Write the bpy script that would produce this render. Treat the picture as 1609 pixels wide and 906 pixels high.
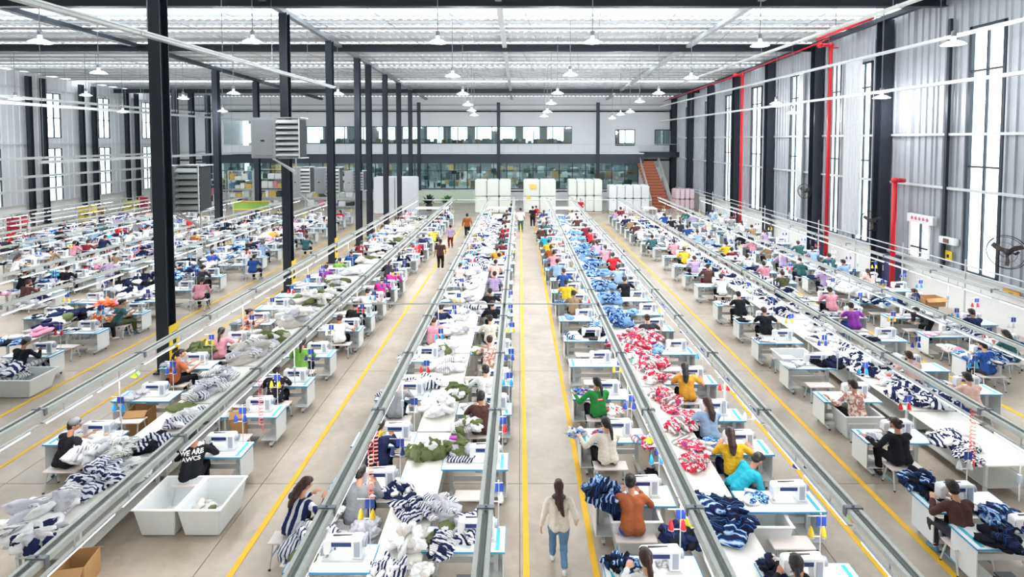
import bpy, bmesh, math, random
from mathutils import Vector, Matrix, noise, Euler
for _o in list(bpy.data.objects): bpy.data.objects.remove(_o)
SC = bpy.context.scene; COL = SC.collection
R = random.Random(7)
# ------------------------------------------------------------------ camera
F = 830.0; PITCH = math.radians(2.38); PX, PY = 816.0, 254.5; CH = 8.0
cd = bpy.data.cameras.new('camera'); cam = bpy.data.objects.new('camera', cd); COL.objects.link(cam)
cam.location = (0, 0, CH); cam.rotation_euler = (math.pi/2 - PITCH, 0, 0)
cd.sensor_fit = 'HORIZONTAL'; cd.sensor_width = 36; cd.lens = F/1609*36
cd.shift_x = (804.5 - PX)/1609; cd.shift_y = -(453 - PY)/1609
cd.clip_start = 0.3; cd.clip_end = 400
SC.camera = cam
# ------------------------------------------------------------------ exposure, sky, area lights
SC.view_settings.view_transform = 'Standard'; SC.view_settings.look = 'None'
SC.view_settings.gamma = 1; SC.view_settings.exposure = -0.36
try: SC.view_settings.use_curve_mapping = False
except Exception: pass
W = bpy.data.worlds.new('sky'); SC.world = W; W.use_nodes = True
wn = W.node_tree; bg = wn.nodes['Background']
tc = wn.nodes.new('ShaderNodeTexCoord'); sx = wn.nodes.new('ShaderNodeSeparateXYZ'); cr = wn.nodes.new('ShaderNodeValToRGB')
wn.links.new(tc.outputs['Generated'], sx.inputs[0]); wn.links.new(sx.outputs['Z'], cr.inputs[0]); wn.links.new(cr.outputs[0], bg.inputs[0])
cr.color_ramp.elements[0].position = 0.0; cr.color_ramp.elements[0].color = (.80, .88, .90, 1)
cr.color_ramp.elements[1].position = 0.6; cr.color_ramp.elements[1].color = (.86, .93, 1, 1)
bg.inputs[1].default_value = 7.0
def area(name, loc, sx_, sy_, power, rot=(0, 0, 0), col=(1, .985, .96)):
    l = bpy.data.lights.new(name, 'AREA'); l.shape = 'RECTANGLE'; l.size = sx_; l.size_y = sy_; l.energy = power; l.color = col
    o = bpy.data.objects.new(name, l); COL.objects.link(o); o.location = loc; o.rotation_euler = rot; return o
LED_P = 560.0
RAILS = [(-40, 40), (-36, 34), (-32, 31), (-27.8, 26), (-22, 20), (-18, 15), (-10.2, 5), (-6.6, 1), (-3.0, -1), (-.52, -1), (2.74, -1), (5.2, -1), (9.9, 2), (14.0, 8), (18.2, 14)]
for rx, ry in RAILS:
    area('led_light', (rx, (ry+52)/2, 1.86), .3, 52-ry, LED_P*(52-ry)/52)
def px(x, y):
    cx, cy = (x-PX)/F, (PY-y)/F; c, s = math.cos(PITCH), math.sin(PITCH)
    return Vector((cx, c + s*cy, -s + c*cy))
def at_h(x, y, h): d = px(x, y); t = (h-CH)/d.z; return d*t + Vector((0, 0, CH))
def at_y(x, y, Y): d = px(x, y); t = Y/d.y; return d*t + Vector((0, 0, CH))
def at_x(x, y, X): d = px(x, y); t = X/d.x; return d*t + Vector((0, 0, CH))
# ------------------------------------------------------------------ materials
MATS = {}
def srgb(c):
    if isinstance(c, str):
        c = [int(c[i:i+2], 16)/255 for i in (0, 2, 4)]
    return tuple(x/12.92 if x <= .04045 else ((x+.055)/1.055)**2.4 for x in c)
def M(name, col=None, rough=.5, metal=0, emit=0, var=.06, scale=6, bump=0, spec=.5, trans=0):
    if name in MATS: return MATS[name]
    m = bpy.data.materials.new(name); m.use_nodes = True; nt = m.node_tree; b = nt.nodes['Principled BSDF']
    c = srgb(col); b.inputs['Roughness'].default_value = rough; b.inputs['Metallic'].default_value = metal
    b.inputs['Specular IOR Level'].default_value = spec
    t = nt.nodes.new('ShaderNodeTexCoord'); n = nt.nodes.new('ShaderNodeTexNoise'); n.inputs['Scale'].default_value = scale; n.inputs['Detail'].default_value = 3
    nt.links.new(t.outputs['Object'], n.inputs['Vector'])
    r = nt.nodes.new('ShaderNodeMapRange'); nt.links.new(n.outputs[0], r.inputs[0]); r.inputs[3].default_value = 1-var*2; r.inputs[4].default_value = 1+var
    x = nt.nodes.new('ShaderNodeMixRGB'); x.blend_type = 'MULTIPLY'; x.inputs[0].default_value = 1; x.inputs[1].default_value = (*c, 1)
    nt.links.new(r.outputs[0], x.inputs[2]); nt.links.new(x.outputs[0], b.inputs['Base Color'])
    if bump:
        bp = nt.nodes.new('ShaderNodeBump'); bp.inputs['Strength'].default_value = bump; bp.inputs['Distance'].default_value = .02
        nt.links.new(n.outputs[0], bp.inputs['Height']); nt.links.new(bp.outputs[0], b.inputs['Normal'])
    if emit:
        b.inputs['Emission Color'].default_value = (*c, 1); b.inputs['Emission Strength'].default_value = emit
    if trans: b.inputs['Transmission Weight'].default_value = trans
    MATS[name] = m; return m
def nodes(name):
    m = bpy.data.materials.new(name); m.use_nodes = True; MATS[name] = m
    return m, m.node_tree, m.node_tree.nodes['Principled BSDF']
def glass_mat(name, tint, mixf=.85):
    m, nt, b = nodes(name); out = nt.nodes['Material Output']; nt.nodes.remove(b)
    tr = nt.nodes.new('ShaderNodeBsdfTransparent'); tr.inputs[0].default_value = (*tint, 1)
    gl = nt.nodes.new('ShaderNodeBsdfGlossy'); gl.inputs['Roughness'].default_value = .05
    mx = nt.nodes.new('ShaderNodeMixShader'); mx.inputs[0].default_value = 1-mixf
    nt.links.new(tr.outputs[0], mx.inputs[1]); nt.links.new(gl.outputs[0], mx.inputs[2]); nt.links.new(mx.outputs[0], out.inputs[0]); return m
def stripes(name, cols, scale=9, dist=6, nscale=2.0, bands=True, mode='WAVE', rough=.85):
    """cloth print: bands or blotches of the colours, twisting with the cloth"""
    m, nt, b = nodes(name); b.inputs['Roughness'].default_value = rough; b.inputs['Specular IOR Level'].default_value = .2
    t = nt.nodes.new('ShaderNodeTexCoord')
    if mode == 'WAVE':
        w = nt.nodes.new('ShaderNodeTexWave'); w.inputs['Scale'].default_value = scale*.36; w.inputs['Distortion'].default_value = dist; w.inputs['Detail'].default_value = 1.5; w.inputs['Detail Scale'].default_value = nscale
        o = w.outputs[1] if False else w.outputs['Fac']
    elif mode == 'DOT':
        w = nt.nodes.new('ShaderNodeTexVoronoi'); w.inputs['Scale'].default_value = scale; o = w.outputs['Distance']
    else:
        w = nt.nodes.new('ShaderNodeTexNoise'); w.inputs['Scale'].default_value = scale; w.inputs['Detail'].default_value = 2; w.inputs['Distortion'].default_value = dist*.3; o = w.outputs[0]
    nt.links.new(t.outputs['Object'], w.inputs['Vector'])
    c = nt.nodes.new('ShaderNodeValToRGB'); c.color_ramp.interpolation = 'CONSTANT'
    pos = {'NOISE': (.36, .28), 'WAVE': (0, 1), 'DOT': (0, 1)}[mode]
    for i, (p, k) in enumerate(cols):
        p = p if mode != 'NOISE' else .34 + p*.32
        e = c.color_ramp.elements[i] if i < 2 else c.color_ramp.elements.new(p)
        e.position = p; e.color = (*srgb(k), 1)
    nt.links.new(o, c.inputs[0]); nt.links.new(c.outputs[0], b.inputs['Base Color'])
    n2 = nt.nodes.new('ShaderNodeTexNoise'); n2.inputs['Scale'].default_value = 9; n2.inputs['Distortion'].default_value = 1.5; nt.links.new(t.outputs['Object'], n2.inputs['Vector'])
    bp = nt.nodes.new('ShaderNodeBump'); bp.inputs['Strength'].default_value = .5; bp.inputs['Distance'].default_value = .04; nt.links.new(n2.outputs[0], bp.inputs['Height']); nt.links.new(bp.outputs[0], b.inputs['Normal'])
    return m
white = M('white_paint', 'f2f3f2', .5, var=.02); offwhite = M('table_white', 'eff1f0', .35, var=.03, scale=3)
steel_dark = M('dark_steel', '343a44', .45, .3, var=.1); steel = M('galvanised_steel', 'd6d9d4', .45, .05, var=.1, scale=14)
grey_metal = M('grey_metal', '8d9197', .45, .5); alu = M('light_metal', 'd4d8d8', .4, .2, var=.04)
blue_edge = M('blue_edging', '3d9fd0', .45); cyan_tape = M('cyan_tape', '35b7cf', .5); navy_plastic = M('navy_plastic', '233a75', .35)
mach_white = M('machine_white', 'eef0f3', .28, var=.02); mach_grey = M('machine_grey', 'a9b2c0', .35); black = M('black_plastic', '15161a', .5)
tub_mat = M('tub_plastic', 'dfe3e4', .35, var=.03); red_pipe = M('red_pipe', 'd3152c', .4, var=.04); yellow_paint = M('yellow_paint', 'e9b916', .6, var=.12, scale=3)
led = M('led_tube', 'f7f8ff', .5, emit=3.2, var=0); lamp_e = M('lamp_glass', 'f4f4ff', .5, emit=9.0, var=0); lamp_w = M('lamp_shade', 'f0f1f6', .4, var=.02, emit=.9)
cardboard = M('cardboard', 'b98f5f', .8); wood = M('pale_wood', 'd9c3b4', .6); caution = M('sign_yellow', 'efd03a', .6)
skin = M('skin', 'c99378', .55, var=.05, scale=20); hairm = M('hair_black', '1d1719', .5, var=.2, scale=30); hairb = M('hair_brown', '3c211d', .5, var=.2, scale=30)
glass = glass_mat('window_glass', (.93, .97, .97), .92); glass_teal = glass_mat('office_glass', (.74, .82, .82), .88)
leafm = M('leaf_green', '3f7d3a', .5); stairm = M('stair_tread', 'c9825f', .6)
# ------------------------------------------------------------------ mesh tools
class MB:
    def __init__(s): s.v = []; s.f = []; s.m = []
    def add(s, vs, fs, mi=0):
        o = len(s.v); s.v += [tuple(v) for v in vs]; s.f += [tuple(i+o for i in f) for f in fs]; s.m += [mi]*len(fs); return s
    def box(s, c, d, mi=0, rz=0, mat=None):
        x, y, z = d[0]/2, d[1]/2, d[2]/2
        vs = [Vector((a*x, b*y, e*z)) for a in (-1, 1) for b in (-1, 1) for e in (-1, 1)]
        mt = mat or Matrix.Rotation(rz, 4, 'Z')
        vs = [mt @ v + Vector(c) for v in vs]
        return s.add(vs, [(0, 1, 3, 2), (4, 6, 7, 5), (0, 4, 5, 1), (2, 3, 7, 6), (0, 2, 6, 4), (1, 5, 7, 3)], mi)
    def tube(s, p, q, r, r2=None, n=8, mi=0, caps=True):
        p, q = Vector(p), Vector(q); r2 = r if r2 is None else r2; d = (q-p).normalized()
        u = d.orthogonal().normalized(); w = d.cross(u); vs = []
        for a, rr in ((p, r), (q, r2)):
            for i in range(n):
                t = 2*math.pi*i/n; vs.append(a + (u*math.cos(t) + w*math.sin(t))*rr)
        fs = [(i, (i+1) % n, n+(i+1) % n, n+i) for i in range(n)]
        if caps: fs += [tuple(range(n))[::-1], tuple(range(n, 2*n))]
        return s.add(vs, fs, mi)
    def path(s, pts, r, n=6, mi=0):
        for a, b in zip(pts, pts[1:]): s.tube(a, b, r, n=n, mi=mi)
        return s
    def lathe(s, prof, n=16, mi=0, c=(0, 0, 0)):
        c = Vector(c); vs = []
        for r, z in prof:
            for i in range(n):
                t = 2*math.pi*i/n; vs.append(c + Vector((r*math.cos(t), r*math.sin(t), z)))
        fs = [(k*n+i, k*n+(i+1) % n, (k+1)*n+(i+1) % n, (k+1)*n+i) for k in range(len(prof)-1) for i in range(n)]
        fs += [tuple(range(n))[::-1], tuple(range((len(prof)-1)*n, len(prof)*n))]
        return s.add(vs, fs, mi)
    def prism(s, prof, a, b, axis='Y', mi=0):
        n = len(prof); vs = []
        for t in (a, b):
            for p, q in prof:
                vs.append({'Y': (p, t, q), 'X': (t, p, q), 'Z': (p, q, t)}[axis])
        fs = [(i, (i+1) % n, n+(i+1) % n, n+i) for i in range(n)] + [tuple(range(n))[::-1], tuple(range(n, 2*n))]
        return s.add(vs, fs, mi)
    def ell(s, c, r, n=12, k=8, mi=0, mat=None):
        c = Vector(c); vs = []; mat = mat or Matrix.Identity(3)
        for j in range(1, k):
            a = math.pi*j/k
            for i in range(n):
                t = 2*math.pi*i/n; vs.append(c + mat @ Vector((r[0]*math.sin(a)*math.cos(t), r[1]*math.sin(a)*math.sin(t), r[2]*math.cos(a))))
        vs += [c + mat @ Vector((0, 0, r[2])), c + mat @ Vector((0, 0, -r[2]))]; T, B = len(vs)-2, len(vs)-1
        fs = [(j*n+i, (j+1)*n+i, (j+1)*n+(i+1) % n, j*n+(i+1) % n) for j in range(k-2) for i in range(n)]
        fs += [(T, i, (i+1) % n) for i in range(n)] + [(B, (k-2)*n+(i+1) % n, (k-2)*n+i) for i in range(n)]
        return s.add(vs, fs, mi)
    def cap(s, p, q, r, r2=None, n=10, mi=0):
        r2 = r if r2 is None else r2; p, q = Vector(p), Vector(q)
        s.tube(p, q, r, r2, n, mi); s.ell(p, (r, r, r), n, 6, mi); s.ell(q, (r2, r2, r2), n, 6, mi); return s
    def mesh(s, name, mats, smooth=False, bevel=0, fix=True):
        me = bpy.data.meshes.new(name); me.from_pydata(s.v, [], s.f); me.update()
        for m in (mats if isinstance(mats, (list, tuple)) else [mats]): me.materials.append(m)
        if any(s.m): me.polygons.foreach_set('material_index', s.m)
        if fix or bevel:
            b = bmesh.new(); b.from_mesh(me)
            if bevel: bmesh.ops.bevel(b, geom=b.edges[:], offset=bevel, segments=2, affect='EDGES', clamp_overlap=True)
            bmesh.ops.recalc_face_normals(b, faces=b.faces[:]); b.to_mesh(me); b.free()
        if smooth: me.polygons.foreach_set('use_smooth', [True]*len(me.polygons))
        me.update(); return me
def link(name, me, parent=None, loc=(0, 0, 0), rot=(0, 0, 0), sc=None):
    o = bpy.data.objects.new(name, me); COL.objects.link(o); o.location = loc; o.rotation_euler = rot
    if sc is not None: o.scale = (sc,)*3 if isinstance(sc, (int, float)) else sc
    if parent: o.parent = parent
    return o
def tag(o, label, cat, group=None):
    o['label'] = label; o['category'] = cat
    if group: o['group'] = group
    return o
def thing(name, label, cat, loc=(0, 0, 0), rz=0, group=None, sc=None):
    return tag(link(name, None, None, loc, (0, 0, rz), sc), label, cat, group)
def struct(name, me, label=None, parent=None, loc=(0, 0, 0), rot=(0, 0, 0)):
    o = link(name, me, parent, loc, rot)
    if not parent: o['kind'] = 'structure'
    if label: o['label'] = label
    return o
def setmat(o, mats):
    for i, m in enumerate(mats):
        if m is None or i >= len(o.material_slots): continue
        o.material_slots[i].link = 'OBJECT'; o.material_slots[i].material = m
def spawn(tree, parent, over=None):
    """tree: [(name, mesh, loc, rot, [children])]; copies share mesh data"""
    for name, me, loc, rot, ch in tree:
        o = link(name, me, parent, loc, rot)
        if over and name in over: setmat(o, over[name])
        for n2, m2, l2, r2, _c in ch:
            c = link(n2, m2, o, l2, r2)
            if over and n2 in over: setmat(c, over[n2])
ORD = 'first second third fourth fifth sixth seventh eighth ninth tenth eleventh twelfth thirteenth fourteenth fifteenth sixteenth seventeenth eighteenth nineteenth twentieth twenty-first twenty-second twenty-third twenty-fourth twenty-fifth twenty-sixth'.split()
# ------------------------------------------------------------------ building
XL, XR, YN, YF = -46.0, 20.5, -7.0, 70.0
def roof(y): return 15.9 - .03*y
def floor_mat():
    m, nt, b = nodes('concrete_floor'); t = nt.nodes.new('ShaderNodeTexCoord')
    n = nt.nodes.new('ShaderNodeTexNoise'); n.inputs['Scale'].default_value = .55; n.inputs['Detail'].default_value = 8; n.inputs['Roughness'].default_value = .65
    n2 = nt.nodes.new('ShaderNodeTexNoise'); n2.inputs['Scale'].default_value = 5; n2.inputs['Detail'].default_value = 6
    nt.links.new(t.outputs['Object'], n.inputs['Vector']); nt.links.new(t.outputs['Object'], n2.inputs['Vector'])
    c = nt.nodes.new('ShaderNodeValToRGB'); c.color_ramp.elements[0].position = .32; c.color_ramp.elements[1].position = .68
    c.color_ramp.elements[0].color = (*srgb('a39585'), 1); c.color_ramp.elements[1].color = (*srgb('c8bcae'), 1)
    x = nt.nodes.new('ShaderNodeMixRGB'); x.blend_type = 'MULTIPLY'; x.inputs[0].default_value = .25
    nt.links.new(n.outputs[0], c.inputs[0]); nt.links.new(c.outputs[0], x.inputs[1]); nt.links.new(n2.outputs[0], x.inputs[2]); nt.links.new(x.outputs[0], b.inputs['Base Color'])
    r = nt.nodes.new('ShaderNodeMapRange'); r.inputs[3].default_value = .22; r.inputs[4].default_value = .5
    nt.links.new(n.outputs[0], r.inputs[0]); nt.links.new(r.outputs[0], b.inputs['Roughness']); return m
fb = MB()
for i in range(-8, 4):      # slabs with saw-cut joints
    for j in range(-1, 13):
        x0, y0 = i*6.0+.01, j*6.0
        fb.box((min(x0+3, 99), y0+3, -.1), (5.985, 5.985, .2))
struct('floor', fb.mesh('floor', floor_mat(), fix=False), 'pale polished concrete factory floor')
sub = MB().box((-13, 33, -.18), (76, 92, .3)); struct('trim_1', sub.mesh('joint_filler', M('joint_filler', '8f8477', .8)), 'grey filler in the floor joints')
for i, (x, w, ya, yb) in enumerate([(-5.32, .12, 1, 51), (.13, .12, 1, 51), (1.42, .12, 1, 51), (8.0, .12, 1, 51), (14.6, .12, 6, 51), (-12.9+.2, .1, 10, 51), (-15.05, .12, 12, 51), (6.75, .12, 5, 17)]):
    struct('trim_%d' % (i+2), MB().box((x, (ya+yb)/2, .003), (w, yb-ya, .012)).mesh('line', yellow_paint), 'yellow painted aisle line on the floor')
# walls
corr = M('corrugated_cladding', 'b4b8be', .45, .25, var=.08, scale=1.5); corr_w = M('pale_cladding', 'dcdfe4', .5, .1, var=.05, scale=1)
def corrugated(X, y0, y1, z0, z1, per, dep, side, mat, name):
    """side -1: ribs stand towards -X"""
    v = []; f = []; y = y0; prof = []
    while y < y1:
        for a, d in ((0, 0), (.18, 0), (.28, dep), (.5, dep), (.6, 0)):
            if y+a*per < y1: prof.append((y+a*per, d))
        y += per
    prof.append((y1, 0))
    for yy, d in prof: v += [(X+side*d, yy, z0), (X+side*d, yy, z1)]
    f = [(2*i, 2*i+2, 2*i+3, 2*i+1) for i in range(len(prof)-1)]
    me = MB().add(v, f).mesh(name, mat, fix=False); return me
RW = [(14.0, 16.2), (22.35, 24.15), (26.1, 27.5), (30.75, 32.2), (33.7, 34.9), (38.5, 40.0), (44.7, 46.7), (51.0, 52.6), (56.3, 58.3), (63.2, 65.0)]
wr = struct('wall_right', MB().box((XR+.15, 31.5, .95), (.3, 77, 1.9)).mesh('dado', white), 'white low wall under grey corrugated metal cladding on the right')
prev = YN
def wtop(y): return roof(y)-.15
for a, b in RW + [(YF, YF)]:
    if a > prev: struct('cladding_panel', corrugated(XR, prev, a, 1.9, wtop(prev), .42, .07, -1, corr, 'cladding_panel'), None, wr)
    prev = b
WT = {0: 12.6, 1: 13.1, 2: 4.0, 3: 12.6, 4: 12.9, 5: 12.8, 6: 12.6, 7: 12.4, 8: 12.2, 9: 12}
for i, (a, b) in enumerate(RW):
    z0, z1 = 1.95, WT[i]
    if b < 80 and a < 69: struct('cladding_panel', corrugated(XR, a, b, z1, wtop(a), .42, .07, -1, corr, 'cladding_panel'), None, wr)
    fm = steel_dark if i != 2 else white; fr = MB()
    for y in (a+.05, b-.05): fr.box((XR, y, (z0+z1)/2), (.16, .14, z1-z0))
    for z in (z0+.05, z1-.05): fr.box((XR, (a+b)/2, z), (.16, b-a, .12))
    w = struct('window_%d' % (i+1), fr.mesh('window_frame', fm), 'tall aluminium framed window between grey cladding' if i != 2 else 'short white framed window in the right wall')
    m = MB().box((XR, (a+b)/2, (z0+z1)/2), (.1, .07, z1-z0)); struct('mullion', m.mesh('mullion', steel_dark), None, w)
    zs = [z0, 5.75, 6.8, 8.3, 11.1, z1] if i != 2 else [z0, 2.5, z1]
    for z in zs[1:-1]: struct('transom', MB().box((XR, (a+b)/2, z), (.12, b-a, .08)).mesh('transom', steel_dark), None, w)
    for q, r_ in zip(zs, zs[1:]):
        for s_ in (0, 1):
            y0, y1 = a+.1+s_*(b-a)/2, a+(b-a)/2-.05+s_*(b-a)/2-.02
            struct('pane', MB().box((XR+.02, (y0+y1)/2, (q+r_)/2), (.012, y1-y0, r_-q-.06)).mesh('pane', glass), None, w)
for i, z in enumerate((1.93, 5.72, 8.27)):   # girts / ledge
    me = MB().box((XR-.12 if i else XR-.1, 31.5, z), (.16 if i else .3, 77, .12)).mesh('girt', alu); struct('trim_%d' % (20+i), me, 'pale steel girt running along the right wall')
# left wall
wl = struct('wall_left', MB().box((XL-.15, 31.5, 1.0), (.3, 77, 2.0)).mesh('dado', white), 'white clad left wall far side of the hall')
LW = [(45.2, 46.8), (51.5, 53.1), (57.8, 59.4), (64.5, 66)]; prev = YN
for a, b in LW + [(YF, YF)]:
    struct('cladding_panel', corrugated(XL, prev, a, 2.0, wtop(prev), .6, .05, 1, corr_w, 'cladding_panel'), None, wl); prev = b
for i, (a, b) in enumerate(LW):
    struct('cladding_panel', corrugated(XL, a, b, 7.2, 8.2, .6, .05, 1, corr_w, 'cladding_panel'), None, wl)
    struct('cladding_panel', corrugated(XL, a, b, 12.6, wtop(a), .6, .05, 1, corr_w, 'cladding_panel'), None, wl)
    for k, (z0, z1) in enumerate(((2.0, 7.2), (8.2, 12.6))):
        fr = MB()
        for y in (a+.04, (a+b)/2, b-.04): fr.box((XL, y, (z0+z1)/2), (.12, .08, z1-z0))
        for z in (z0+.04, z0+(z1-z0)*.45, z0+(z1-z0)*.75, z1-.04): fr.box((XL, (a+b)/2, z), (.12, b-a, .08))
        w = struct('window_%d' % (11+2*i+k), fr.mesh('window_frame', steel_dark), 'narrow window in the white left wall')
        struct('pane', MB().box((XL-.02, (a+b)/2, (z0+z1)/2), (.012, b-a-.1, z1-z0-.1)).mesh('pane', glass), None, w)
for i, z in enumerate((2.0, 7.6, 12.9)): struct('trim_%d' % (30+i), MB().box((XL+.1, 31.5, z), (.16, 77, .14)).mesh('girt', alu), 'pale girt on the left wall')
struct('wall_back', MB().box((-12.75, YN-.15, 8), (67.5, .3, 16)).mesh('wall_back', white), 'white wall behind the viewer')
# roof: corrugated sheets with skylight strips, purlins, beams
roofm = M('roof_sheet', 'ededee', .5, .0, var=.06, scale=1.2)
m, nt, b = nodes('skylight_sheet'); out = nt.nodes['Material Output']; nt.nodes.remove(b)
tl = nt.nodes.new('ShaderNodeBsdfTranslucent'); tl.inputs[0].default_value = (.9, .92, .9, 1); tp = nt.nodes.new('ShaderNodeBsdfTransparent'); tp.inputs[0].default_value = (.8, .82, .8, 1)
mx = nt.nodes.new('ShaderNodeMixShader'); mx.inputs[0].default_value = .45; nt.links.new(tl.outputs[0], mx.inputs[1]); nt.links.new(tp.outputs[0], mx.inputs[2]); nt.links.new(mx.outputs[0], out.inputs[0]); sky_m = m
STR = [(10, 12), (19, 21), (28.2, 30.7), (32.4, 33.6), (37.0, 37.7), (44.8, 46.2), (54.5, 56.6), (63, 64.5)]
def roof_piece(y0, y1, mat):
    v = []; per = .5; x = XL; prof = []
    while x < XR:
        for a, d in ((0, 0), (.55, 0), (.65, .07), (.9, .07)):
            if x+a*per < XR: prof.append((x+a*per, d))
        x += per
    prof.append((XR, 0))
    for xx, d in prof: v += [(xx, y0, roof(y0)-d), (xx, y1, roof(y1)-d)]
    return MB().add(v, [(2*i, 2*i+1, 2*i+3, 2*i+2) for i in range(len(prof)-1)]).mesh('roof_sheet', mat, fix=False)
ceil = struct('ceiling', roof_piece(YN, STR[0][0], roofm), 'pale metal roof with purlins and bright skylight strips'); prev = STR[0][0]
for a, b in STR:
    if a > prev: struct('roof_sheet', roof_piece(prev, a, roofm), None, ceil)
    struct('skylight', roof_piece(a, b, sky_m), None, ceil); prev = b
struct('roof_sheet', roof_piece(prev, YF, roofm), None, ceil)
y = 3.0; purm = M('purlin_metal', 'b4b7bb', .5, .1, var=.08)
pm = MB().box((-12.75, 0, -.07), (66.4, .06, .14)).box((-12.75, .05, -.135), (66.4, .1, .02)).mesh('purlin', purm)
while y < YF-.5:
    struct('purlin', pm, None, ceil, (0, y, roof(y)-.07)); y += 1.55
bm_ = MB().box((-12.75, 0, -.2), (66.2, .08, .42)).box((-12.75, 0, .0), (66.2, .3, .04)).box((-12.75, 0, -.42), (66.2, .34, .05)).mesh('roof_beam', steel_dark)
for y in (5, 15.5, 25.5, 36.3, 60.0): struct('roof_beam', bm_, None, ceil, (0, y, roof(y)-.35))
for x, mt, w in ((-26, steel_dark, .4), (-12.2, grey_metal, .3), (-1.0, purm, .3), (11.5, purm, .3), (19.9, steel_dark, .3)):
    g = MB()
    v = []
    for y in (YN+.1, YF-.3):
        for dz in (-.3, -.55): v += [(x-w/2, y, roof(y)+dz), (x+w/2, y, roof(y)+dz)]
    g.add(v, [(0, 1, 3, 2), (4, 6, 7, 5), (0, 4, 5, 1), (2, 3, 7, 6), (0, 2, 6, 4), (1, 5, 7, 3)])
    struct('tie_girder', g.mesh('tie_girder', mt), None, ceil)
rods = MB()
for x in range(-40, 20, 4):
    for y0 in (26, 37, 48.5): rods.tube((x, y0, roof(y0)-.32), (x+1.4, y0+11, roof(y0+11)-.32), .02, n=4)
struct('brace_rod', rods.mesh('brace_rod', grey_metal), None, ceil)['kind'] = 'stuff'
# end wall with gallery
Y0 = YF; Z = lambda yy: at_y(816, yy, Y0).z; X = lambda xx: at_y(xx, 220, Y0).x
endw = M('end_wall_white', 'e7e8ec', .6, var=.03, scale=.4)
def wall_with_holes(name, x0, x1, z0, z1, holes, mat, label):
    b = MB(); xs = sorted({x0, x1, *[h[0] for h in holes], *[h[1] for h in holes]})
    for a, c in zip(xs, xs[1:]):
        cuts = sorted([(h[2], h[3]) for h in holes if h[0] <= a and h[1] >= c]); z = z0
        for q, r_ in cuts:
            if q > z: b.box(((a+c)/2, Y0+.1, (z+q)/2), (c-a, .2, q-z))
            z = r_
        if z1 > z: b.box(((a+c)/2, Y0+.1, (z+z1)/2), (c-a, .2, z1-z))
    return struct(name, b.mesh(name, mat), label)
gz0, gz1 = 1.55, Z(255); uz0, uz1 = Z(225), Z(199)
holes = [(X(482), X(898), uz0, uz1), (X(967), X(997), Z(228), Z(204)), (X(1029), X(1056), Z(227), Z(204)), (X(300), X(1003), gz0, gz1), (X(1018), X(1040), 1.0, Z(262)), (X(350), X(405), Z(228), Z(190))]
we = wall_with_holes('wall_end', XL, XR, 0, roof(YF)-.05, holes, endw, 'white end wall with gallery, office windows and a glass front')
for z in (Z(165), Z(172)): struct('ledge', MB().box((-12.75, Y0-.05, z), (66, .1, .08)).mesh('ledge', grey_metal), None, we)
def glazing(name, x0, x1, z0, z1, nx, zs, label, gm, fm=steel_dark, t=.09):
    fr = MB()
    for z in (z0, z1): fr.box(((x0+x1)/2, Y0, z), (x1-x0, .14, t*1.2))
    for x in (x0, x1): fr.box((x, Y0, (z0+z1)/2), (t, .14, z1-z0))
    w = struct(name, fr.mesh('window_frame', fm), label); dx = (x1-x0)/nx
    for i in range(1, nx): struct('mullion', MB().box((x0+i*dx, Y0, (z0+z1)/2), (t, .12, z1-z0)).mesh('mullion', fm), None, w)
    for z in zs: struct('transom', MB().box(((x0+x1)/2, Y0, z), (x1-x0, .12, t*.8)).mesh('transom', fm), None, w)
    zz = [z0]+list(zs)+[z1]
    for i in range(nx):
        for a, c in zip(zz, zz[1:]):
            struct('pane', MB().box((x0+(i+.5)*dx, Y0+.03, (a+c)/2), (dx-t, .012, c-a-t*.7)).mesh('pane', gm), None, w)
glazing('window_30', *holes[0], 14, [], 'long strip of dark framed office windows above the gallery', glass_teal)
glazing('window_31', *holes[1], 2, [], 'small dark framed office window, left of the pair', glass_teal)
glazing('window_32', *holes[2], 2, [], 'small dark framed office window beside the corner', glass_teal)
glazing('window_33', *holes[3], 34, [Z(268)], 'long glass shop front under the gallery floor', glass_teal)
struct('trim_40', MB().box(((X(334)+X(1005))/2, Y0-1.2, (Z(241)+Z(255))/2), (X(1005)-X(334), 2.4, Z(241)-Z(255))).mesh('gallery_edge', M('gallery_edge', '3f4550', .5)), 'dark grey gallery floor edge across the end wall')
struct('trim_41', MB().box(((X(334)+X(1005))/2, Y0-1.3, Z(240.3)), (X(1005)-X(334), 2.5, .12)).mesh('gallery_cap', white), 'white strip on top of the gallery edge')
struct('trim_42', MB().box(((X(1005)+XR)/2, Y0-1.2, (Z(238)+Z(246))/2), (XR-X(1005), 2.4, Z(238)-Z(246))).mesh('landing_edge', steel_dark), 'dark edge of the stair landing')
rl = thing('gallery_railing', 'thin glass railing along the gallery over the shop front', 'railing', ((X(350)+X(1056))/2, Y0-2.3, Z(240)))
hw = (X(1056)-X(350))/2
link('handrail', MB().tube((-hw, 0, 1.15), (hw, 0, 1.15), .03).mesh('handrail', alu), rl)
pst = MB().tube((0, 0, 0), (0, 0, 1.15), .025, n=5).mesh('post', alu)
for i in range(36): link('post', pst, rl, (-hw+i*2*hw/35, 0, 0))
# gallery columns in front of the end wall
for i, x in enumerate((664, 784.5, 935, 1062)):
    c = struct('column_%d' % i if False else 'trim_%d' % (50+i), MB().box((X(x), Y0-2.5, Z(163)/2), (.42, .3, Z(163))).mesh('gallery_column', steel_dark), 'slim dark steel column of the gallery')
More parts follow.
